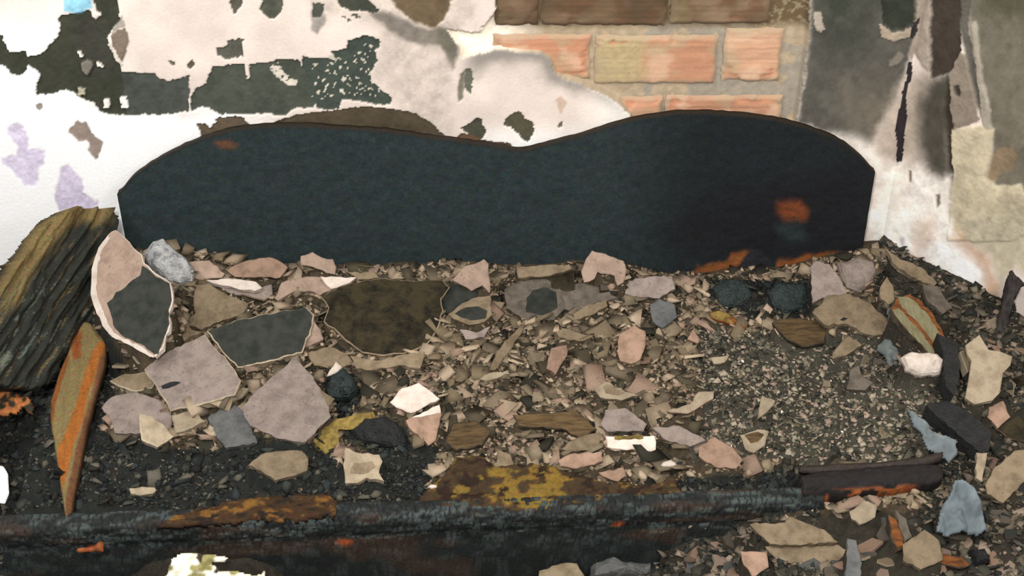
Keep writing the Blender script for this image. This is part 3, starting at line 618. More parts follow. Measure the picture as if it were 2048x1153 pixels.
S(5, '450,330 640,335 670,370 530,380', 'tan', .04, 0, -.6, 'thin tan piece at the headboard above the black slab')
S(5, '165,230 240,205 300,240 370,250 390,300 385,350 330,340 240,300 170,290', 'pink', .07, .1, -1.1, 'small pink shard standing up against the headboard')
S(5, '290,490 400,430 550,390 700,370 880,390 1080,385 1120,430 1066,500 1080,580 1050,680 980,790 850,850 700,870 560,850 480,790 400,720 310,650 340,560', 'sootbrown', .05, 0, -.30, 'huge brown-black sooty slab in the middle of the heap, the largest dark piece', th=.014, edge='tan')
S(5, '1066,500 1120,430 1140,400 1250,455 1320,440 1300,490 1200,530 1110,600 1080,590', 'soot', .045, 0, -.35, 'dark wedge right of the huge sooty slab')
S(5, '1135,385 1200,310 1340,250 1370,280 1378,470 1330,420 1260,455', 'pink', .085, .25, -.9, 'pink triangular shard standing upright before the headboard', edge='pink')
S(5, '1110,600 1200,530 1300,490 1380,480 1392,600 1340,650 1240,670 1140,630', 'tan', .05, 0, -.4, 'eye-shaped tan shard with a dark hollow', children=[('hollow', 5, '1150,600 1230,558 1300,552 1360,580 1350,630 1250,642', 'soot', 'dark hollow')])
S(5, '1550,300 1700,285 1890,285 1900,310 1760,355 1560,370', 'tan', .055, 0, -.5, 'flat pinkish-tan plate at the headboard, right of the upright triangle')
S(5, '1760,360 1920,320 1920,440 1860,450 1770,430', 'sootbrown', .03, 0, -.4, 'brown-black piece below the flat plate at the headboard', edge='darkedge')
S(5, '1470,440 1600,370 1740,375 1830,430 1860,560 1780,640 1600,650 1480,560', 'grey', .02, 0, -.3, 'grey plaster piece with a large round soot spot', children=[('soot_spot', 5, '1610,500 1650,450 1720,430 1800,460 1810,560 1720,610 1610,590', 'soot', 'soot spot')])
S(5, '1380,960 1420,840 1560,690 1600,655 1592,700 1490,860 1410,960', 'tan', .035, .4, -.3, 'long tan slab slanting up to the right in the centre')
S(5, '1180,700 1290,720 1380,680 1340,750 1220,762', 'mauve', .03, 0, -.4, 'small mauve plate below the eye-shaped shard')
S(5, '1740,950 1770,820 1870,800 1872,870 1800,990', 'terracotta', .04, .3, -.5, 'orange-pink block lit on top, right of centre', edge='terracotta', th=.02)
S(5, '1310,1020 1370,980 1490,965 1500,985 1360,1030', 'cream', .035, 0, -.5, 'pale finger-shaped plaster stick in the centre', name='plaster_stick')
S(5, '180,790 240,620 290,700 310,760 200,810', 'pink', .05, 0, -.3, 'pointed pink shard between the two black slabs')
S(5, '330,1000 350,960 390,905 430,940 370,990', 'white', .045, 0, -.4, 'tiny bright triangular chip above the teal-black lump', name='plaster_chip')
S(5, '200,850 350,810 450,850 520,920 400,950 250,930', 'tan', .025, 0, -.3, 'tan slab just above the tiny bright chip')
S(5, '480,870 640,900 820,860 960,840 930,950 800,930 620,960 520,950', 'tan', .025, 0, -.3, 'ragged tan strip under the front edge of the huge sooty slab')
S(6, '640,470 670,370 800,360 940,365 965,440 860,500 720,490', 'mauve', .035, 0, -.5, 'grey-mauve plate flat against the headboard foot, right of the bitten pink shard')
S(6, '800,540 860,500 960,540 975,620 880,690 820,650', 'bluegrey', .035, 0, -.35, 'slate-grey pentagonal shard just below the grey-mauve plate')
S(6, '390,250 430,195 540,230 630,260 650,320 630,400 595,420 580,360 460,330 440,380 380,400 360,330', 'pink', .07, 0, -.9, 'pink shard with a bitten lower edge leaning on the headboard')
S(6, '150,430 380,400 520,440 600,500 470,520 330,590 200,560', 'grey', .02, 0, -.3, 'dull grey slab below the bitten pink shard')
S(6, '595,780 620,720 700,670 770,710 772,800 740,890 680,920 610,900 590,840', 'terracotta', .05, 0, -.5, 'oval pink shard standing on edge, right of centre', th=.016, edge='terracotta')
S(6, '200,720 240,690 340,720 440,740 380,770 280,770 220,750', 'tan', .03, 0, -.4, 'tan sliver above the orange-pink block', name='plaster_sliver')
S(6, '310,600 380,550 520,508 530,550 420,610 320,640', 'tan', .035, 0, -.5, 'tan bar-shaped shard pointing to the slate-grey one')
S(6, '1525,565 1550,530 1590,570 1570,600', 'pink', .02, 0, -.5, 'tiny pink chip on the black ash near the headboard right end', name='plaster_chip')
S(6, '1190,880 1310,860 1280,910 1210,920', 'cream', .025, 0, -.4, 'small cream chip in the fine gravel right of the oval shard', name='plaster_chip')
S(6, '1040,760 1080,700 1120,760 1110,790', 'terracotta', .03, 0, -.5, 'small orange chip left of the yellow splinter', name='plaster_chip')
S(6, '1580,655 1700,620 1850,640 1930,700 1922,790 1780,812 1680,765 1620,700', 'brown', .035, 0, -.25, 'brown fibrous wood slab on the right-hand gravel', name='wood_slab', edge='darkedge', cat='wood')
S(6, '1180,592 1240,578 1310,600 1420,695 1330,665 1190,622', 'yellow', .03, 0, -.4, 'yellow and orange burnt splinter on the gravel', name='wood_splinter', edge='orangewood', cat='wood', children=[('orange_end', 6, '1290,615 1330,625 1415,690 1340,664', 'orangewood', 'orange end')])
S(7, '385,300 420,260 510,280 560,340 630,490 500,490 400,530', 'mauve', .06, 0, -.4, 'grey-pink upright plate at the right end of the headboard')
S(7, '400,590 500,480 640,470 750,520 850,600 905,690 890,730 760,730 600,660 480,670', 'tan', .045, 0, -.25, 'large ragged tan plaster sheet at the right of the bed', amp=2.6, children=[('hole', 7, '575,640 600,622 628,630 600,645', 'black', None)])
S(7, '835,430 880,360 920,420 930,520 890,540 840,500', 'tan', .06, .2, -.4, 'rounded olive-tan piece at the top of the pale plank')
S(7, '900,560 930,500 1020,470 1080,500 1170,590 1262,760 1255,825 1200,860 1150,860 1040,745 960,650', 'orangewood', .075, .35, -.2, 'fallen pale green plank with orange scorched edges, right side of the bed', name='plank', edge='darkedge', cat='wood', th=.016,
  children=[('painted_face', 7, '945,490 1010,490 1045,510 1140,605 1235,770 1225,812 1190,800 1080,660 975,560', 'palewood', 'pale green painted face'), ('painted_strip', 7, '915,575 950,565 1060,675 1195,850 1150,852 1040,738 955,640', 'palewood', 'narrow pale strip')])
S(7, '1200,720 1290,770 1335,800 1345,1000 1310,1120 1255,1060 1245,900 1225,800', 'black', .07, .1, -.2, 'charred black post stump beside the pink chalky block', name='charred_post', edge='black', cat='wood', th=.04)
S(11, '1130,190 1250,165 1400,255 1500,350 1480,450 1440,465 1340,385 1210,270', 'black', .07, .1, -.2, 'charred black beam end lying over the right rubble', name='charred_beam', edge='black', cat='wood', th=.045)
S(0, '1931,690 1959,669 1978,699 2000,702 2025,712 2021,730 2006,746 2000,785 1985,800 1950,808 1930,795 1938,752 1943,721 1934,708', 'cream', .055, 0, -.3, 'light tan plaster piece with lobed outline, far right', step=20, amp=.6, edge='cream')
S(10, '70,250 250,240 430,220 540,330 450,380 350,330 100,310', 'brown', .03, 0, -.3, 'orange-brown slab with streaks, lower middle of the bed', edge='darkedge')
S(10, '590,370 860,365 872,400 870,445 820,455 600,432', 'white', .04, 0, -.7, 'white rectangular bar with a yellow-stained top edge', name='plaster_bar', th=.02, children=[('yellow_stain', 10, '640,366 800,366 800,384 640,388', 'yellow', 'yellow stain')])
S(10, '325,505 390,468 570,455 576,510 430,550 340,537', 'terracotta', .035, 0, -.5, 'pink brick-coloured block left of the white bar', name='brick_piece', th=.02, edge='terracotta')
S(10, '550,572 690,545 706,590 660,622 600,602', 'terracotta', .02, 0, -.4, 'small orange shard under the pink block, near the rail')
S(10, '850,320 1000,310 1100,360 1150,390 1060,425 930,390', 'mauve', .045, 0, -.3, 'mauve plate with a small dot, right of the white bar')
S(10, '1110,430 1200,372 1300,430 1355,500 1320,550 1200,540 1110,480', 'terracotta', .035, 0, -.4, 'orange-tan lumpy shard at the front rail, right of the mauve plate')
S(10, '930,230 1060,190 1110,120 1195,118 1192,160 1090,222 1050,242', 'cream', .05, 0, -.5, 'pale curved shard with a pink end, lower right of centre', edge='pink')
S(10, '1340,362 1440,330 1502,340 1480,420 1420,462 1370,440', 'cream', .03, 0, -.4, 'cup-shaped cream shard with a rust-brown hollow', children=[('hollow', 10, '1365,365 1440,345 1475,360 1440,400 1400,410', 'brown', 'rust-brown hollow')])
S(10, '1465,140 1540,170 1500,225 1440,272', 'cream', .04, .2, -.3, 'pale pointed triangle above the cup-shaped shard')
S(10, '520,100 590,60 700,120 772,142 680,168 560,152', 'cream', .04, 0, -.4, 'cream shell-like shard with an olive middle', children=[('olive_middle', 10, '575,92 600,78 700,128 660,142 590,130', 'tan', None)])
S(10, '590,220 700,210 820,300 800,342 600,342 562,300', 'mauve', .03, 0, -.4, 'rough grey-mauve block above the white bar', th=.02)
S(10, '-10,440 60,470 102,570 60,615 0,620 -20,520', 'tan', .03, .2, -.3, 'curled tan shard on the yellow-stained wood')
S(10, '380,400 480,360 560,345 560,440 400,455 340,440', 'tan', .02, 0, -.3, 'dull tan slab behind the pink block')
S(11, '145,860 340,850 360,815 560,890 640,960 400,975 260,970 180,900', 'tan', .055, 0, -.3, 'wide tan plaster plate on the rubble in front of the rail', zref=.28)
S(11, '230,985 640,975 700,1010 660,1090 480,1100 300,1060', 'tan', .035, 0, -.3, 'tan layered slab under the wide plate in front of the rail', zref=.27)
S(11, '90,1010 240,1020 250,1100 160,1160 100,1060', 'terracotta', .05, 0, -.4, 'pinkish shard at the bottom edge, right part of the picture', zref=.27)
S(11, '700,790 780,730 860,750 845,820 760,862 712,830', 'cream', .06, 0, -.35, 'beige shard just below the rounded end of the rail', zref=.29)
S(11, '918,800 960,830 1000,920 1002,1000 972,1012 930,920', 'orangewood', .07, .2, -.3, 'orange leaf-shaped wood splinter in front of the rail', name='wood_splinter', edge='darkedge', cat='wood', zref=.29)
S(11, '960,780 1020,830 1052,930 1012,962 990,900', 'grey', .075, .2, -.3, 'grey plate touching the orange leaf-shaped splinter', zref=.29)
S(11, '1000,970 1120,890 1200,950 1222,1060 1100,1112 1000,1060', 'tan', .07, 0, -.25, 'square tan plate near the bottom right, below the blue-grey cloth', zref=.29)
S(11, '690,940 740,950 772,1080 762,1160 680,1160', 'bluegrey', .08, .1, -.4, 'oval grey-blue shard at the bottom edge', zref=.27)
S(11, '1460,640 1500,560 1620,450 1700,440 1700,600 1560,742 1470,690', 'tan', .06, 0, -.3, 'pinkish-tan slab at the right edge beside the blue-grey cloth', zref=.30)
S(11, '1410,460 1472,460 1442,622 1408,600', 'cream', .07, .1, -.3, 'narrow beige strip standing right of the charred beam end', zref=.30)
S(11, '1440,230 1560,170 1600,260 1530,325', 'terracotta', .05, 0, -.3, 'pink shard right of the charred beam, below the lobed piece', zref=.32)
S(11, '1520,330 1640,250 1700,300 1690,400 1580,380', 'sootbrown', .04, 0, -.3, 'brown-black slab at the right frame edge', edge='darkedge', zref=.31)
S(11, '1200,1020 1330,1040 1380,1090 1320,1110 1200,1080', 'orangewood', .06, 0, -.3, 'flat orange-brown wood piece at the bottom right', name='wood_splinter', edge='darkedge', cat='wood', zref=.28)
S(10, '220,1120 340,1080 430,1080 480,1160 220,1175', 'tan', .03, 0, -.3, 'tan slab cut by the bottom edge, below the rail', zref=.16)
S(7, '870,180 960,250 1100,300 1200,400 1180,420 1040,360 930,280', 'tan', .05, .2, -.3, 'long tan strip lying against the foot of the white wall')
S(7, '1110,410 1200,420 1300,560 1240,600 1140,520', 'grey', .05, .2, -.3, 'grey slab behind the pale green plank')
S(7, '1700,560 1755,545 1790,600 1760,660 1690,620', 'pink', .06, 0, -.3, 'pink shard right of the charred stick', zref=.30)
S(7, '600,760 640,740 720,800 640,850 530,890 530,850', 'tan', .03, 0, -.3, 'small tan sheet below the ragged plaster sheet')
S(7, '640,960 700,930 720,1000 790,1040 740,1090 620,1080', 'grey', .03, 0, -.3, 'grey flake on the fine gravel, right side')
# lumps
K = chunk
K(4, '915,350 980,270 1050,250 1130,330 1190,370 1240,440 1230,520 1150,530 1060,510 990,470 940,420', 'clod', .065, .035, 'grey-white crumbly clod at the left foot of the headboard')
K(5, '320,1100 360,1000 440,950 500,1010 535,1100 480,1160 350,1160', 'tealchar', .03, .03, 'glossy teal-black burnt lump beside the largest mauve shard', name='charred_lump')
K(7, '560,280 700,240 790,270 810,340 780,400 700,460 620,430 580,350', 'mauve', .05, .025, 'rough mauve lump under the right end of the headboard')
K(7, '965,885 1020,850 1200,860 1245,900 1215,990 1100,1000 1000,965', 'white', .06, .02, 'chalky pink-white oblong block on the right side of the bed')
K(9, '630,240 690,235 705,270 660,300 690,330 650,340 570,320 520,310 480,350 470,400 500,440 430,480 370,470 360,430 300,440 280,415 400,330 470,280', 'yellow', .02, .016, 'melted yellow foam curl below the largest mauve shard', name='melted_foam', cat='foam', )
K(9, '640,270 760,260 860,330 900,420 820,440 700,420 620,400 560,340', 'black', .02, .02, 'black burnt lump right of the yellow foam', name='charred_lump')
K(10, '890,540 910,515 955,503 985,525 985,545 950,552 900,552', 'white', .03, .012, 'small bright white pebble on the front edge of the bed', name='pebble', rough=.1)
K(9, '990,655 1010,640 1045,645 1045,662 1015,668', 'white', .03, .008, 'tiny shining white pebble left of the yellow-stained wood', name='pebble', rough=.1)
K(6, '1200,430 1260,390 1350,380 1430,410 1460,480 1380,560 1260,560', 'tealchar', .015, .012, 'blue-black burnt lump left of the orange headboard scar', name='charred_lump')
K(6, '1560,470 1620,400 1700,410 1800,400 1830,470 1790,570 1680,600 1600,560', 'tealchar', .02, .014, 'teal-black shiny lump beside the grey-pink upright plate', name='charred_lump')
K(10, '510,1080 600,1040 700,1080 930,1090 930,1170 500,1170', 'bluegrey', .03, .04, 'blue-grey lump of debris at the bottom edge below the rail', zref=.14)
K(8, '330,545 0,0 0,0'.replace(' 0,0 0,0', ' 345,560 340,590 300,585'), 'black', .03, .02, 'small black lump beside the inner panel foot', name='charred_lump')
K(11, '1590,60 1700,20 1700,160 1640,150', 'sootbrown', .05, .03, 'brown-black lump at the right edge above the pink shard', name='charred_lump', zref=.31)
K(11, '1370,1010 1450,1000 1480,1080 1400,1110', 'black', .05, .03, 'black lump below the blue-grey cloth', name='charred_lump', zref=.28)
# ================================================================ cloth, foam, black stick, rail end
def fold(X, Y, s, a): return a*(fbm(X/s, Y/s, 3, 77)-.5)
def rp(name, zone, pts, z, n, th, hfn, cfn, mat, label, cat, sp=3, jit=3, parent=None, rnd=6, rh=.006):
    P = PT(zone, pts); q = at_z(*P.mean(0), z)
    o = relief(name, P, q, n, th, sp, hfn, cfn, mat, None, jit, rnd, rh)
    if parent is None: center_origin(o, q); tag(o, label, cat)
    else:
        o.parent = parent; o.location = (0, .45, 0)
        if label: o['label'] = label
    return o
rp('cloth', 11, '1170,920 1200,800 1250,700 1290,615 1350,630 1405,655 1430,740 1460,830 1475,895 1420,925 1330,915 1250,925', .375, (0, -.5, 1), .008, lambda X, Y: fold(X, Y, 26, .03)+.012*np.abs(np.sin((X-Y*.25)/14)), tint((108, 118, 122), .55, 30, seed=3), M['wall'], 'crumpled blue-grey cloth in a triangle, right of the rounded rail end', 'cloth')
rp('cloth', 11, '1020,205 1110,255 1190,340 1300,385 1310,470 1260,520 1200,470 1140,440 1110,370 1050,290', .395, (0, -.5, 1), .008, lambda X, Y: fold(X, Y, 20, .025), tint((104, 112, 114), .55, 20, seed=4), M['wall'], 'twisted blue-grey cloth strip beside the charred beam end', 'cloth')
rp('cloth', 7, '800,800 860,750 940,740 1060,770 1130,830 1110,870 980,870 960,950 1010,1010 1040,1100 980,1110 930,1000 870,900', .385, (0, -.4, 1), .006, lambda X, Y: fold(X, Y, 16, .02), tint((98, 104, 102), .5, 14, seed=5), M['wall'], 'torn blue-grey cloth scrap under the chalky oblong block', 'cloth')
rp('cloth', 7, '870,560 920,540 960,620 1060,720 1130,830 1060,780 960,740 900,700', .40, (0, -.4, 1), .006, lambda X, Y: fold(X, Y, 16, .02), tint((98, 102, 98), .5, 14, seed=6), M['wall'], 'narrow grey cloth fold left of the pale green plank', 'cloth')
def c_bag(X, Y):
    c = lin((236, 232, 214))*np.ones(X.shape+(1,)); f = fbm(X/26, Y/16, 3, 90)
    a = sstep(.5, .62, f)[..., None]; c = c*(1-a)+lin((150, 142, 92))*a; a = sstep(.66, .72, fbm(X/20, Y/20, 3, 91))[..., None]; return c*(1-a)+lin((60, 52, 40))*a
rp('plastic_bag', 8, '920,1160 930,1090 980,1030 1010,1015 1120,1020 1180,1030 1290,1045 1250,1080 1170,1075 1250,1120 1330,1120 1420,1150 1480,1120 1500,1175 1400,1250 920,1250', .285, (0, -.9, 1), .01, lambda X, Y: fold(X, Y, 22, .035)+.01*np.abs(np.sin((X+Y)/13)), c_bag, M['wall'], 'crumpled cream-white plastic bag under the rail at the bottom edge', 'bag')
# the exposed wood on the bed's front edge
def c_exp(X, Y):
    c = lin((58, 40, 24))*np.ones(X.shape+(1,))*(1+.8*(fbm(X/40, Y/5, 4, 5)-.5))[..., None]
    a = sstep(.55, .68, fbm(X/34, Y/12, 4, 15))[..., None]; c = c*(1-a)+lin((112, 78, 34))*a
    a = sstep(.56, .66, fbm(X/24, Y/10, 4, 25))[..., None]; c = c*(1-a)+lin((34, 26, 20))*a; return c
def c_exp2(X, Y):
    c = lin((60, 46, 30))*np.ones(X.shape+(1,))*(1+.7*(fbm(X/20, Y/10, 4, 5)-.5))[..., None]
    g = (sstep(900, 1040, X)*sstep(1200, 1080, X))*.5
    a = sstep(.62, .74, fbm(X/30, Y/16, 4, 16)+g*.36)[..., None]; c = c*(1-a)+lin((116, 92, 38))*a
    a = sstep(.56, .66, fbm(X/24, Y/14, 4, 27)-g*.2)[..., None]; c = c*(1-a)+lin((40, 28, 20))*a; return c
rp('scorched_strip', 0, '300,1052 360,1022 430,1005 520,990 600,985 660,985 675,1000 670,1030 600,1038 500,1040 400,1050', .344, (0, -.15, 1), .01, lambda X, Y: .012*(fbm(X/30, Y/8, 4, 2)-.5), c_exp, M['paint'], 'orange-brown scorched strip', '', parent=bed, jit=6)
rp('scorched_board', 0, '830,1015 840,985 880,950 905,915 960,908 990,930 1060,925 1110,930 1150,945 1200,960 1290,965 1350,955 1370,985 1240,1000 1120,1016 1020,1024 920,1030', .344, (0, -.15, 1), .01, lambda X, Y: .016*(fbm(X/24, Y/12, 4, 2)-.5), c_exp2, M['paint'], 'yellow and rust-brown scorched board', '', parent=bed, jit=7)
# rounded black end of the rail, with a thin plank above it
def c_end2(X, Y):
    c = lin((22, 17, 16))*np.ones(X.shape+(1,))*(1+.6*(fbm(X/12, Y/9, 3, 5)-.5))[..., None]
    a = (sstep(982, 992, Y+(X-1700)*.07)*sstep(1840, 1800, X)*sstep(.4, .5, fbm(X/30, Y/10, 2, 4)))[..., None]; c = c*(1-a)+lin((136, 74, 34))*a
    return c
def h_round(X, Y):
    v = np.clip((Y+(X-1750)*.06-962)/36, -1, 1); return .03*np.sqrt(1-v*v*.98)+.005*(fbm(X/10, Y/6, 3, 2)-.5)
re_ = rp('rail_end', 0, '1590,958 1640,945 1740,935 1830,930 1872,935 1886,952 1884,972 1868,982 1800,990 1720,1000 1640,1010 1600,1006', .335, (0, -.5, 1), .04, h_round, c_end2, M['char'], 'rounded glossy black rail end with orange underside', '', parent=bed, jit=2, rh=.02)
rp('thin_plank', 0, '1600,930 1680,925 1760,922 1840,912 1892,900 1884,918 1850,930 1760,936 1660,945 1600,942', .375, (0, -.4, 1), .012, lambda X, Y: .004*(fbm(X/20, Y/4, 3, 5)-.5), tint((48, 40, 36), .5, 10, 3, .6, 2), M['char'], 'thin blackened plank', '', parent=bed, jit=2)
# charred stick leaning by the right wall
rp('charred_stick', 0, '2075,505 2040,512 2022,525 2012,560 2000,620 1988,665 1980,690 1992,698 2008,694 2016,650 2030,600 2045,570 2080,560', .42, (-.2, -.6, 1), .03, lambda X, Y: .02*(fbm(X/10, Y/24, 3, 3)-.5), tint((40, 36, 34), .8, 9, 1, 2, 3), M['char'], 'charred black stick leaning at the far right below the wall', 'wood', jit=3)
rp('white_scrap', 0, '-30,925 5,930 14,945 16,985 8,1005 -30,1000', .30, (0, -.4, 1), .006, lambda X, Y: fold(X, Y, 12, .006), tint((252, 250, 250), .05, 20), M['wall'], 'white scrap at the left frame edge', 'debris', jit=2)
def c_or(X, Y):
    a = sstep(.45, .6, fbm(X/12, Y/8, 3, 8))[..., None]; return lin((50, 46, 36))*(1-a)+lin((172, 108, 62))*a
rp('burnt_fabric', 0, '-20,782 30,778 55,790 70,815 66,830 45,815 10,830 -20,835', .33, (0, -.3, 1), .01, lambda X, Y: fold(X, Y, 14, .02), c_or, M['paint'], 'scorched orange-edged fabric scrap left of the inner panel', 'fabric', jit=4)
rp('wood_splinter', 0, '150,1096 185,1094 196,1082 206,1084 204,1104 190,1102 152,1106', .345, (0, -.8, 1), .006, lambda X, Y: 0*X, tint((120, 66, 36), .6, 10), M['paint'], 'thin orange splinter on the lower left of the rail', 'wood', jit=1)
# black heap at lower left
# ================================================================ rubble surface mesh
dk_polys = [PT(0, '150,850 300,890 420,900 500,860 640,890 700,930 780,880 880,900 860,950 830,1050 100,1070 130,1000 160,860'), PT(0, '205,640 240,700 225,800 190,900 150,1040 100,1040 60,900 60,700'),
            PT(0, '1420,560 1625,560 1625,630 1500,640 1430,600'), PT(0, '1140,985 1400,965 1640,930 1640,1020 1100,1030'), PT(0, '640,750 715,750 720,800 700,840 860,900 760,920 690,880'), PT(0, '-200,780 110,780 130,1030 150,1300 -200,1300')]
def zone_of(px, py):
    jx = px+50*(fbm(px/60, py/60, 3, 5)-.5); jy = py+36*(fbm(px/60, py/60, 3, 6)-.5)
    dk = np.zeros(px.shape, bool)
    for P_ in dk_polys: dk |= pip(jx, jy, P_)
    right = (jx > 1400) & (jy > 660) & (jx < 1900) & (jy < 930)
    far = (jx > 1760) & (jy < 760+.0*jx) | (jx > 1860) | (jy > 1030)
    return np.where(dk, 2, np.where(far, 3, np.where(right, 1, 0)))
gx = np.arange(-1.75, 1.55, .006); gy = np.arange(-1.5, .0, .006)
GX, GY = np.meshgrid(gx, gy, indexing='ij'); Zr = zsurf(GX, GY)+.014*(fbm(GX*45, GY*45, 4, 51)-.5)
cap = np.full(GX.shape, 9.)
allp = [(plane_poly(s['P'], s['q'], s['n']), s['q'], s['n'], s['th']) for s in SH]
nC = np.array([0, -.55, 1.])/math.hypot(.55, 1)
allp += [(plane_poly(s['P'], s['q'], nC), s['q'], nC, s['th']*.45) for s in CH]
lift = np.full(GX.shape, -9.)
for W, q, n, th in allp:
    x0, y0 = W[:, :2].min(0)-.01; x1, y1 = W[:, :2].max(0)+.01
    m = (GX > x0) & (GX < x1) & (GY > y0) & (GY < y1)
    if not m.any(): continue
    ins = pip(GX[m], GY[m], W[:, :2]); zp = q[2]-(n[0]*(GX[m]-q[0])+n[1]*(GY[m]-q[1]))/n[2]
    a = lift[m]; lo = zp-th-.002; a[ins] = np.where(a[ins] < -8, lo[ins], np.minimum(a[ins], lo[ins])); lift[m] = a
    k_ = cap[m]; k_[ins] = np.minimum(k_[ins], lo[ins]); cap[m] = k_
Zl = np.maximum(Zr, lift)
for _ in range(5):
    Zp = np.pad(Zl, 1, 'edge'); Zb = (Zp[:-2, 1:-1]+Zp[2:, 1:-1]+Zp[1:-1, :-2]+Zp[1:-1, 2:])/4
    Zl = np.maximum(Zr, np.maximum(Zb-.0004, np.where(lift > -8, lift, -9)))
Zr = np.minimum(Zl, cap)
inw = (GX-XC)/1.0+(-(GY))*-1.0 > -.004       # behind the splayed right wall
def gz(x, y):
    i = np.clip(((x-gx[0])/.006).astype(int), 0, len(gx)-1); j = np.clip(((y-gy[0])/.006).astype(int), 0, len(gy)-1); return Zr[i, j]
P = np.stack([GX, GY, Zr], -1); px, py = project(P); zo = zone_of(px, py)
cA = np.array([lin(v) for v in ((62, 53, 40), (58, 55, 46), (28, 30, 27), (44, 40, 32))])[zo]  # gap shade painted in: ash tones set darker than the gravel
c = cA*(1+1.0*(fbm(px/8, py/8, 4, 9)-.5))[..., None]
slope = None
F = gridF(len(gx), len(gy))
def region(name, mask, label, cat):
    Fk = F[mask.ravel()[F].all(1)]; used = np.unique(Fk); mp = -np.ones(GX.size, int); mp[used] = np.arange(len(used))
    o = link(name, mesh_np(name, P.reshape(-1, 3)[used], mp[Fk], np.clip(c, .003, .9).reshape(-1, 3)[used]), M['ash']); tag(o, label, cat, None, 'stuff'); return o
ok = ~((GX-XC) > -(GY)*1.0+.004)|(GX < XC)
ok = (GX < XC+.003) | ((GX-XC) < -GY+.004)
inbed = (GX > -.985) & (GX < .90) & ((GY > rail_y(GX)+.012) | (GX > .6)) & (GY > -.86)
region('ash_layer', ok & inbed, 'grey-brown ash and grit covering the whole bed', 'ash')
sh_ = lambda m: m | np.roll(m, 1, 0) | np.roll(m, -1, 0) | np.roll(m, 1, 1) | np.roll(m, -1, 1)
region('floor_rubble', ok & sh_(~inbed), 'dark rubble heaped on the floor around the bed', 'rubble')
# ================================================================ gravel
PAL = [np.array([lin(v)*.84 for v in L]) for L in (
 ((158, 140, 116), (134, 120, 98), (108, 96, 78), (82, 74, 58), (180, 160, 136), (50, 48, 38), (120, 106, 84), (152, 128, 110)),
 ((140, 132, 114), (110, 104, 88), (84, 82, 68), (168, 156, 136), (46, 46, 40), (160, 138, 122), (124, 116, 96), (70, 68, 58)),
 ((40, 44, 42), (54, 58, 52), (30, 30, 28), (66, 66, 58), (26, 30, 30), (48, 54, 54), (44, 40, 34), (92, 88, 76)),
 ((118, 108, 90), (90, 84, 70), (62, 60, 50), (38, 40, 36), (140, 124, 108), (46, 48, 44), (76, 72, 62), (106, 94, 82)))]
OCT = np.array([(1, 0, 0), (-1, 0, 0), (0, 1, 0), (0, -1, 0), (0, 0, 1), (0, 0, -1)], float)
OF = np.array([(0, 2, 4), (2, 1, 4), (1, 3, 4), (3, 0, 4), (2, 0, 5), (1, 2, 5), (3, 1, 5), (0, 3, 5)])
FL = np.array([(-1, -1, -.5), (1, -1, -.5), (1, 1, -.5), (-1, 1, -.5), (-1, -1, .5), (1, -1, .5), (1, 1, .5), (-1, 1, .5)], float)
FF = np.array([(0, 2, 1), (0, 3, 2), (4, 5, 6), (4, 6, 7), (0, 1, 5), (0, 5, 4), (1, 2, 6), (1, 6, 5), (2, 3, 7), (2, 7, 6), (3, 0, 4), (3, 4, 7)])
hb_polys = [PT(0, '560,0 0,0 0,0')]
SHP = [s['P'] for s in SH]
def covered(px, py):
    m = np.zeros(px.shape, bool)
    for P_ in SHP:
        x0, y0 = P_.min(0)-2; x1, y1 = P_.max(0)+2; k_ = (px > x0) & (px < x1) & (py > y0) & (py < y1)
        if k_.any(): m[k_] |= pip(px[k_], py[k_], P_)
    return m
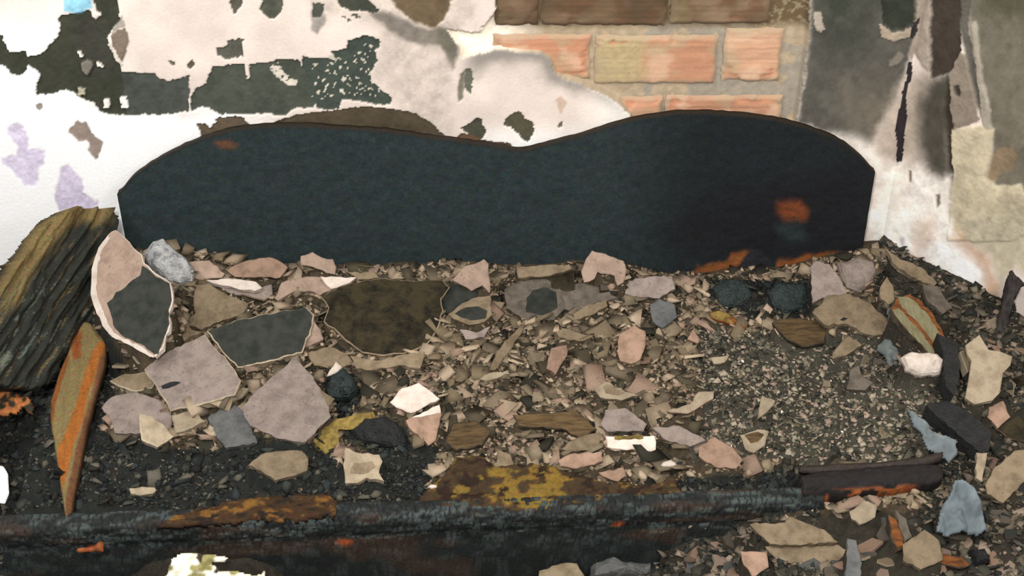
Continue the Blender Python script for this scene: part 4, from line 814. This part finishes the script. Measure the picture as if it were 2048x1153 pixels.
def scatter(name, N, xr, yr, label, smin, smax, flake=.5, cond=None, keepcov=.03, cat='gravel', palf=None):
    x = rng.uniform(*xr, N); y = rng.uniform(*yr, N); z = gz(x, y)
    px, py = project(np.stack([x, y, z], -1)); k_ = ((y < -.052) | (x > .868)) & ((x < XC-.012) | ((x-XC) < -y-.014)) & (y < -.012) & ((~covered(px, py)) | (rng.random(N) < keepcov))
    if cond is not None: k_ &= cond(x, y, px, py)
    x, y, z, px, py = x[k_], y[k_], z[k_], px[k_], py[k_]; n = len(x); zo = zone_of(px, py)
    s = smin+(smax-smin)*rng.random(n)**2.6
    s = np.where(zo == 1, s*.85, np.where(zo == 2, s*.62, s))
    isf = rng.random(n) < flake
    Vs = []; Fs = []; Cs = []; off = 0
    for base, faces, mk in ((OCT, OF, ~isf), (FL, FF, isf)):
        m = mk.sum(); 
        if m == 0: continue
        B = base[None]*(1+rng.uniform(-.35, .35, (m, len(base), 3)))
        sc = np.stack([rng.uniform(.7, 1.5, m), rng.uniform(.5, 1.1, m), rng.uniform(.35, .9, m) if base is OCT else rng.uniform(.15, .4, m)], -1)
        B = B*(sc*s[mk][:, None])[:, None]
        ax = rng.uniform(-.6, .6, (m, 2)); an = rng.uniform(0, 6.28, m)
        ca, sa = np.cos(an), np.sin(an); X = B[..., 0]*ca[:, None]-B[..., 1]*sa[:, None]; Y = B[..., 0]*sa[:, None]+B[..., 1]*ca[:, None]; Z = B[..., 2]
        c1, s1 = np.cos(ax[:, :1]), np.sin(ax[:, :1]); Y, Z = Y*c1-Z*s1, Y*s1+Z*c1; c1, s1 = np.cos(ax[:, 1:]), np.sin(ax[:, 1:]); X, Z = X*c1-Z*s1, X*s1+Z*c1
        V = np.stack([X+x[mk][:, None], Y+y[mk][:, None], Z+(z[mk]+s[mk]*.22)[:, None]], -1)
        pk = rng.integers(0, 8, m); zz = zo[mk]; col = np.array([PAL[a][b] for a, b in zip(zz, pk)]) if palf is None else palf(x[mk], y[mk], zz, pk)
        col = col*(1+rng.uniform(-.15, .15, (m, 1)))
        Vs.append(V.reshape(-1, 3)); Cs.append(np.repeat(col, len(base), 0)); Fs.append((faces[None]+(np.arange(m)*len(base))[:, None, None]+off).reshape(-1, 3)); off += m*len(base)
    o = link(name, mesh_np(name, np.concatenate(Vs), np.concatenate(Fs), np.clip(np.concatenate(Cs), .003, .9)), M['grit']); tag(o, label, cat, None, 'stuff'); return o
onb = lambda x, y, px, py: (y > rail_y(x)+.015) | (x > .6)
scatter('gravel', 42000, (-.94, .95), (-.84, -.05), 'fine tan, grey and black plaster gravel spread over the bed', .0022, .009, .45, onb)
scatter('gravel', 5200, (-.94, .95), (-.84, -.05), 'coarser plaster crumbs strewn between the shards on the bed', .008, .024, .7, lambda x, y, px, py: onb(x, y, px, py) & (zone_of(px, py) == 0), .01)
scatter('floor_gravel', 24000, (.25, 1.5), (-1.4, -.005), 'mixed gravel on the floor heap right and in front of the bed', .003, .013, .55, lambda x, y, px, py: ~onb(x, y, px, py) | (x > .86) | ((x > .78) & (rng.random(len(x)) < .5)))
scatter('charred_grit', 7000, (-1.5, -.96), (-1.3, -.05), 'black burnt grit on the floor left of the bed', .003, .012, .4, None)
scatter('charcoal', 9000, (-1.2, .95), (-.84, -.05), 'black charcoal lumps and grit at the front and left of the bed', .007, .024, .3, lambda x, y, px, py: (zone_of(px, py) == 2) & onb(x, y, px, py), .02)
scatter('gravel', 420, (-.94, .95), (-.84, -.05), 'scattered tiny white plaster specks on the bed rubble', .0022, .0045, .3, onb, .3, palf=lambda x, y, zz, pk: np.tile(lin((240, 234, 222)), (len(x), 1)))
# ================================================================ medium fragments, one object each
build_shards(); build_chunks()
KINDS = {}
def frag_mesh(i, flat):
    k_ = random.randint(5, 8); a0 = random.random()*6; W = []
    for j in range(k_):
        a = a0+j*2*math.pi/k_+random.uniform(-.3, .3); r = random.uniform(.65, 1.1); W.append((r*math.cos(a), r*math.sin(a)*random.uniform(.6, .9), 0))
    return plate_mesh('plaster_fragment', np.array(W), np.array([0, 0, 1.]), .22 if flat else .6, .06)
protos = []
for i in range(14):
    for col, ed in (('pink', 'edge'), ('tan', 'edge'), ('grey', 'darkedge'), ('cream', 'cream'), ('soot', 'darkedge'), ('terracotta', 'terracotta'), ('bluegrey', 'grey')):
        me = frag_mesh(i, i % 3 != 0); me.materials.append(M[col]); me.materials.append(M[ed]); KINDS.setdefault(col, []).append(me)
WORD = {'pink': 'pinkish', 'tan': 'tan', 'grey': 'dull grey', 'cream': 'cream', 'soot': 'sooty black', 'terracotta': 'terracotta pink', 'bluegrey': 'blue-grey'}
AREAS = [('220,560 650,560 700,740 640,900 240,800', 26, (.014, .030), ('pink', 'tan', 'cream', 'grey')),
         ('540,530 1380,545 1380,600 700,600', 24, (.014, .030), ('tan', 'pink', 'grey', 'soot')),
         ('640,700 900,660 1350,600 1450,760 1450,880 850,900 700,850', 74, (.013, .032), ('tan', 'cream', 'grey', 'terracotta', 'soot', 'pink', 'tan', 'grey')),
         ('1420,640 1700,700 1840,800 1850,900 1480,920', 22, (.009, .019), ('tan', 'cream', 'grey', 'grey')),
         ('1740,500 1860,560 1985,660 1930,720 1850,640 1760,560', 22, (.012, .028), ('grey', 'tan', 'soot', 'grey')),
         ('180,860 440,900 700,900 840,960 700,980 200,1020', 12, (.005, .012), ('cream', 'tan', 'grey')),
         ('850,880 1600,880 1600,950 900,950', 22, (.012, .024), ('tan', 'grey', 'pink', 'soot', 'cream')),
         ('1620,540 1800,520 1850,700 1700,780 1640,700', 18, (.012, .026), ('grey', 'tan', 'grey', 'bluegrey')),
         ('1400,1080 1700,1020 2048,1000 2048,1153 1380,1153', 40, (.016, .036), ('tan', 'grey', 'pink', 'terracotta', 'soot', 'bluegrey')),
         ('1900,700 2048,640 2048,1000 1950,980', 30, (.014, .032), ('tan', 'grey', 'terracotta', 'soot'))]
REFS = [(s_['P'].mean(0), s_['label']) for s_ in SH+CH]
def short(l):
    for cut in (',', ' with ', ' standing ', ' lying ', ' leaning ', ' beside ', ' under ', ' below ', ' at the ', ' on the ', ' between ', ' right of ', ' left of ', ' above ', ' next ', ' near ', ' in the ', ' against ', ' behind ', ' just '):
        j = l.find(cut)
        if j > 0 and len(l[:j].split()) >= 3: l = l[:j]
    return ' '.join(l.split()[:9])
from collections import Counter
SHN = Counter(short(l) for _, l in REFS)
REFS = [(p_, short(l)) for p_, l in REFS if SHN[short(l)] == 1 and 'left' not in l.split()[0]]
FR = {}
for poly_, N, (s0, s1), cols in AREAS:
    P_ = PT(0, poly_); x0, y0 = P_.min(0); x1, y1 = P_.max(0); k_ = 0; tries = 0
    while k_ < N and tries < 6000:
        tries += 1; qx = random.uniform(x0, x1); qy = random.uniform(y0, y1)
        if not pip(np.array([qx]), np.array([qy]), P_)[0] or covered(np.array([qx]), np.array([qy]))[0]: continue
        z = .34
        for _ in range(8): q = at_z(qx, qy, z); z = .5*z+.5*float(gz(np.array([q[0]]), np.array([q[1]]))[0])
        if q[1] > -.07 or q[0]-XC > -q[1]-.05: continue
        if poly_.startswith('1400,1080') and q[1] > rail_y(q[0])-.02 and q[0] < .6: continue
        col = random.choice(cols); s = s0+(s1-s0)*random.random()**1.6
        o = bpy.data.objects.new('plaster_fragment', random.choice(KINDS[col])); COL.objects.link(o)
        o.location = (q[0], q[1], z+s*.12); o.scale = (s, s*random.uniform(.6, 1.1), s); o.rotation_euler = (random.uniform(-.1, .6), random.uniform(-.4, .4), random.uniform(0, 6.28))
        d_, (rp_, rl_) = min(((math.hypot(p[0]-qx, p[1]-qy), (p, l)) for p, l in REFS), key=lambda t_: t_[0])
        dx, dy = qx-rp_[0], qy-rp_[1]
        dr = ('right of' if dx > 0 else 'left of') if abs(dx) > abs(dy) else ('below' if dy > 0 else 'above')
        FR.setdefault((WORD[col], dr, rl_), []).append((d_, o)); k_ += 1
for (wd, dr, rl_), L_ in FR.items():
    L_.sort(key=lambda t_: t_[0]); n_ = len(L_)
    for j, (d_, o) in enumerate(L_):
        pre = '' if n_ == 1 else ('nearest ' if j == 0 else 'farthest ' if j == n_-1 else ['second ', 'third ', 'fourth ', 'fifth ', 'sixth ', 'seventh '][min(j-1, 5)])
        tag(o, ' '.join(f'{pre}{wd} plaster fragment {dr} the {rl_}'.split()[:16]), 'debris', 'small plaster fragments in the rubble')
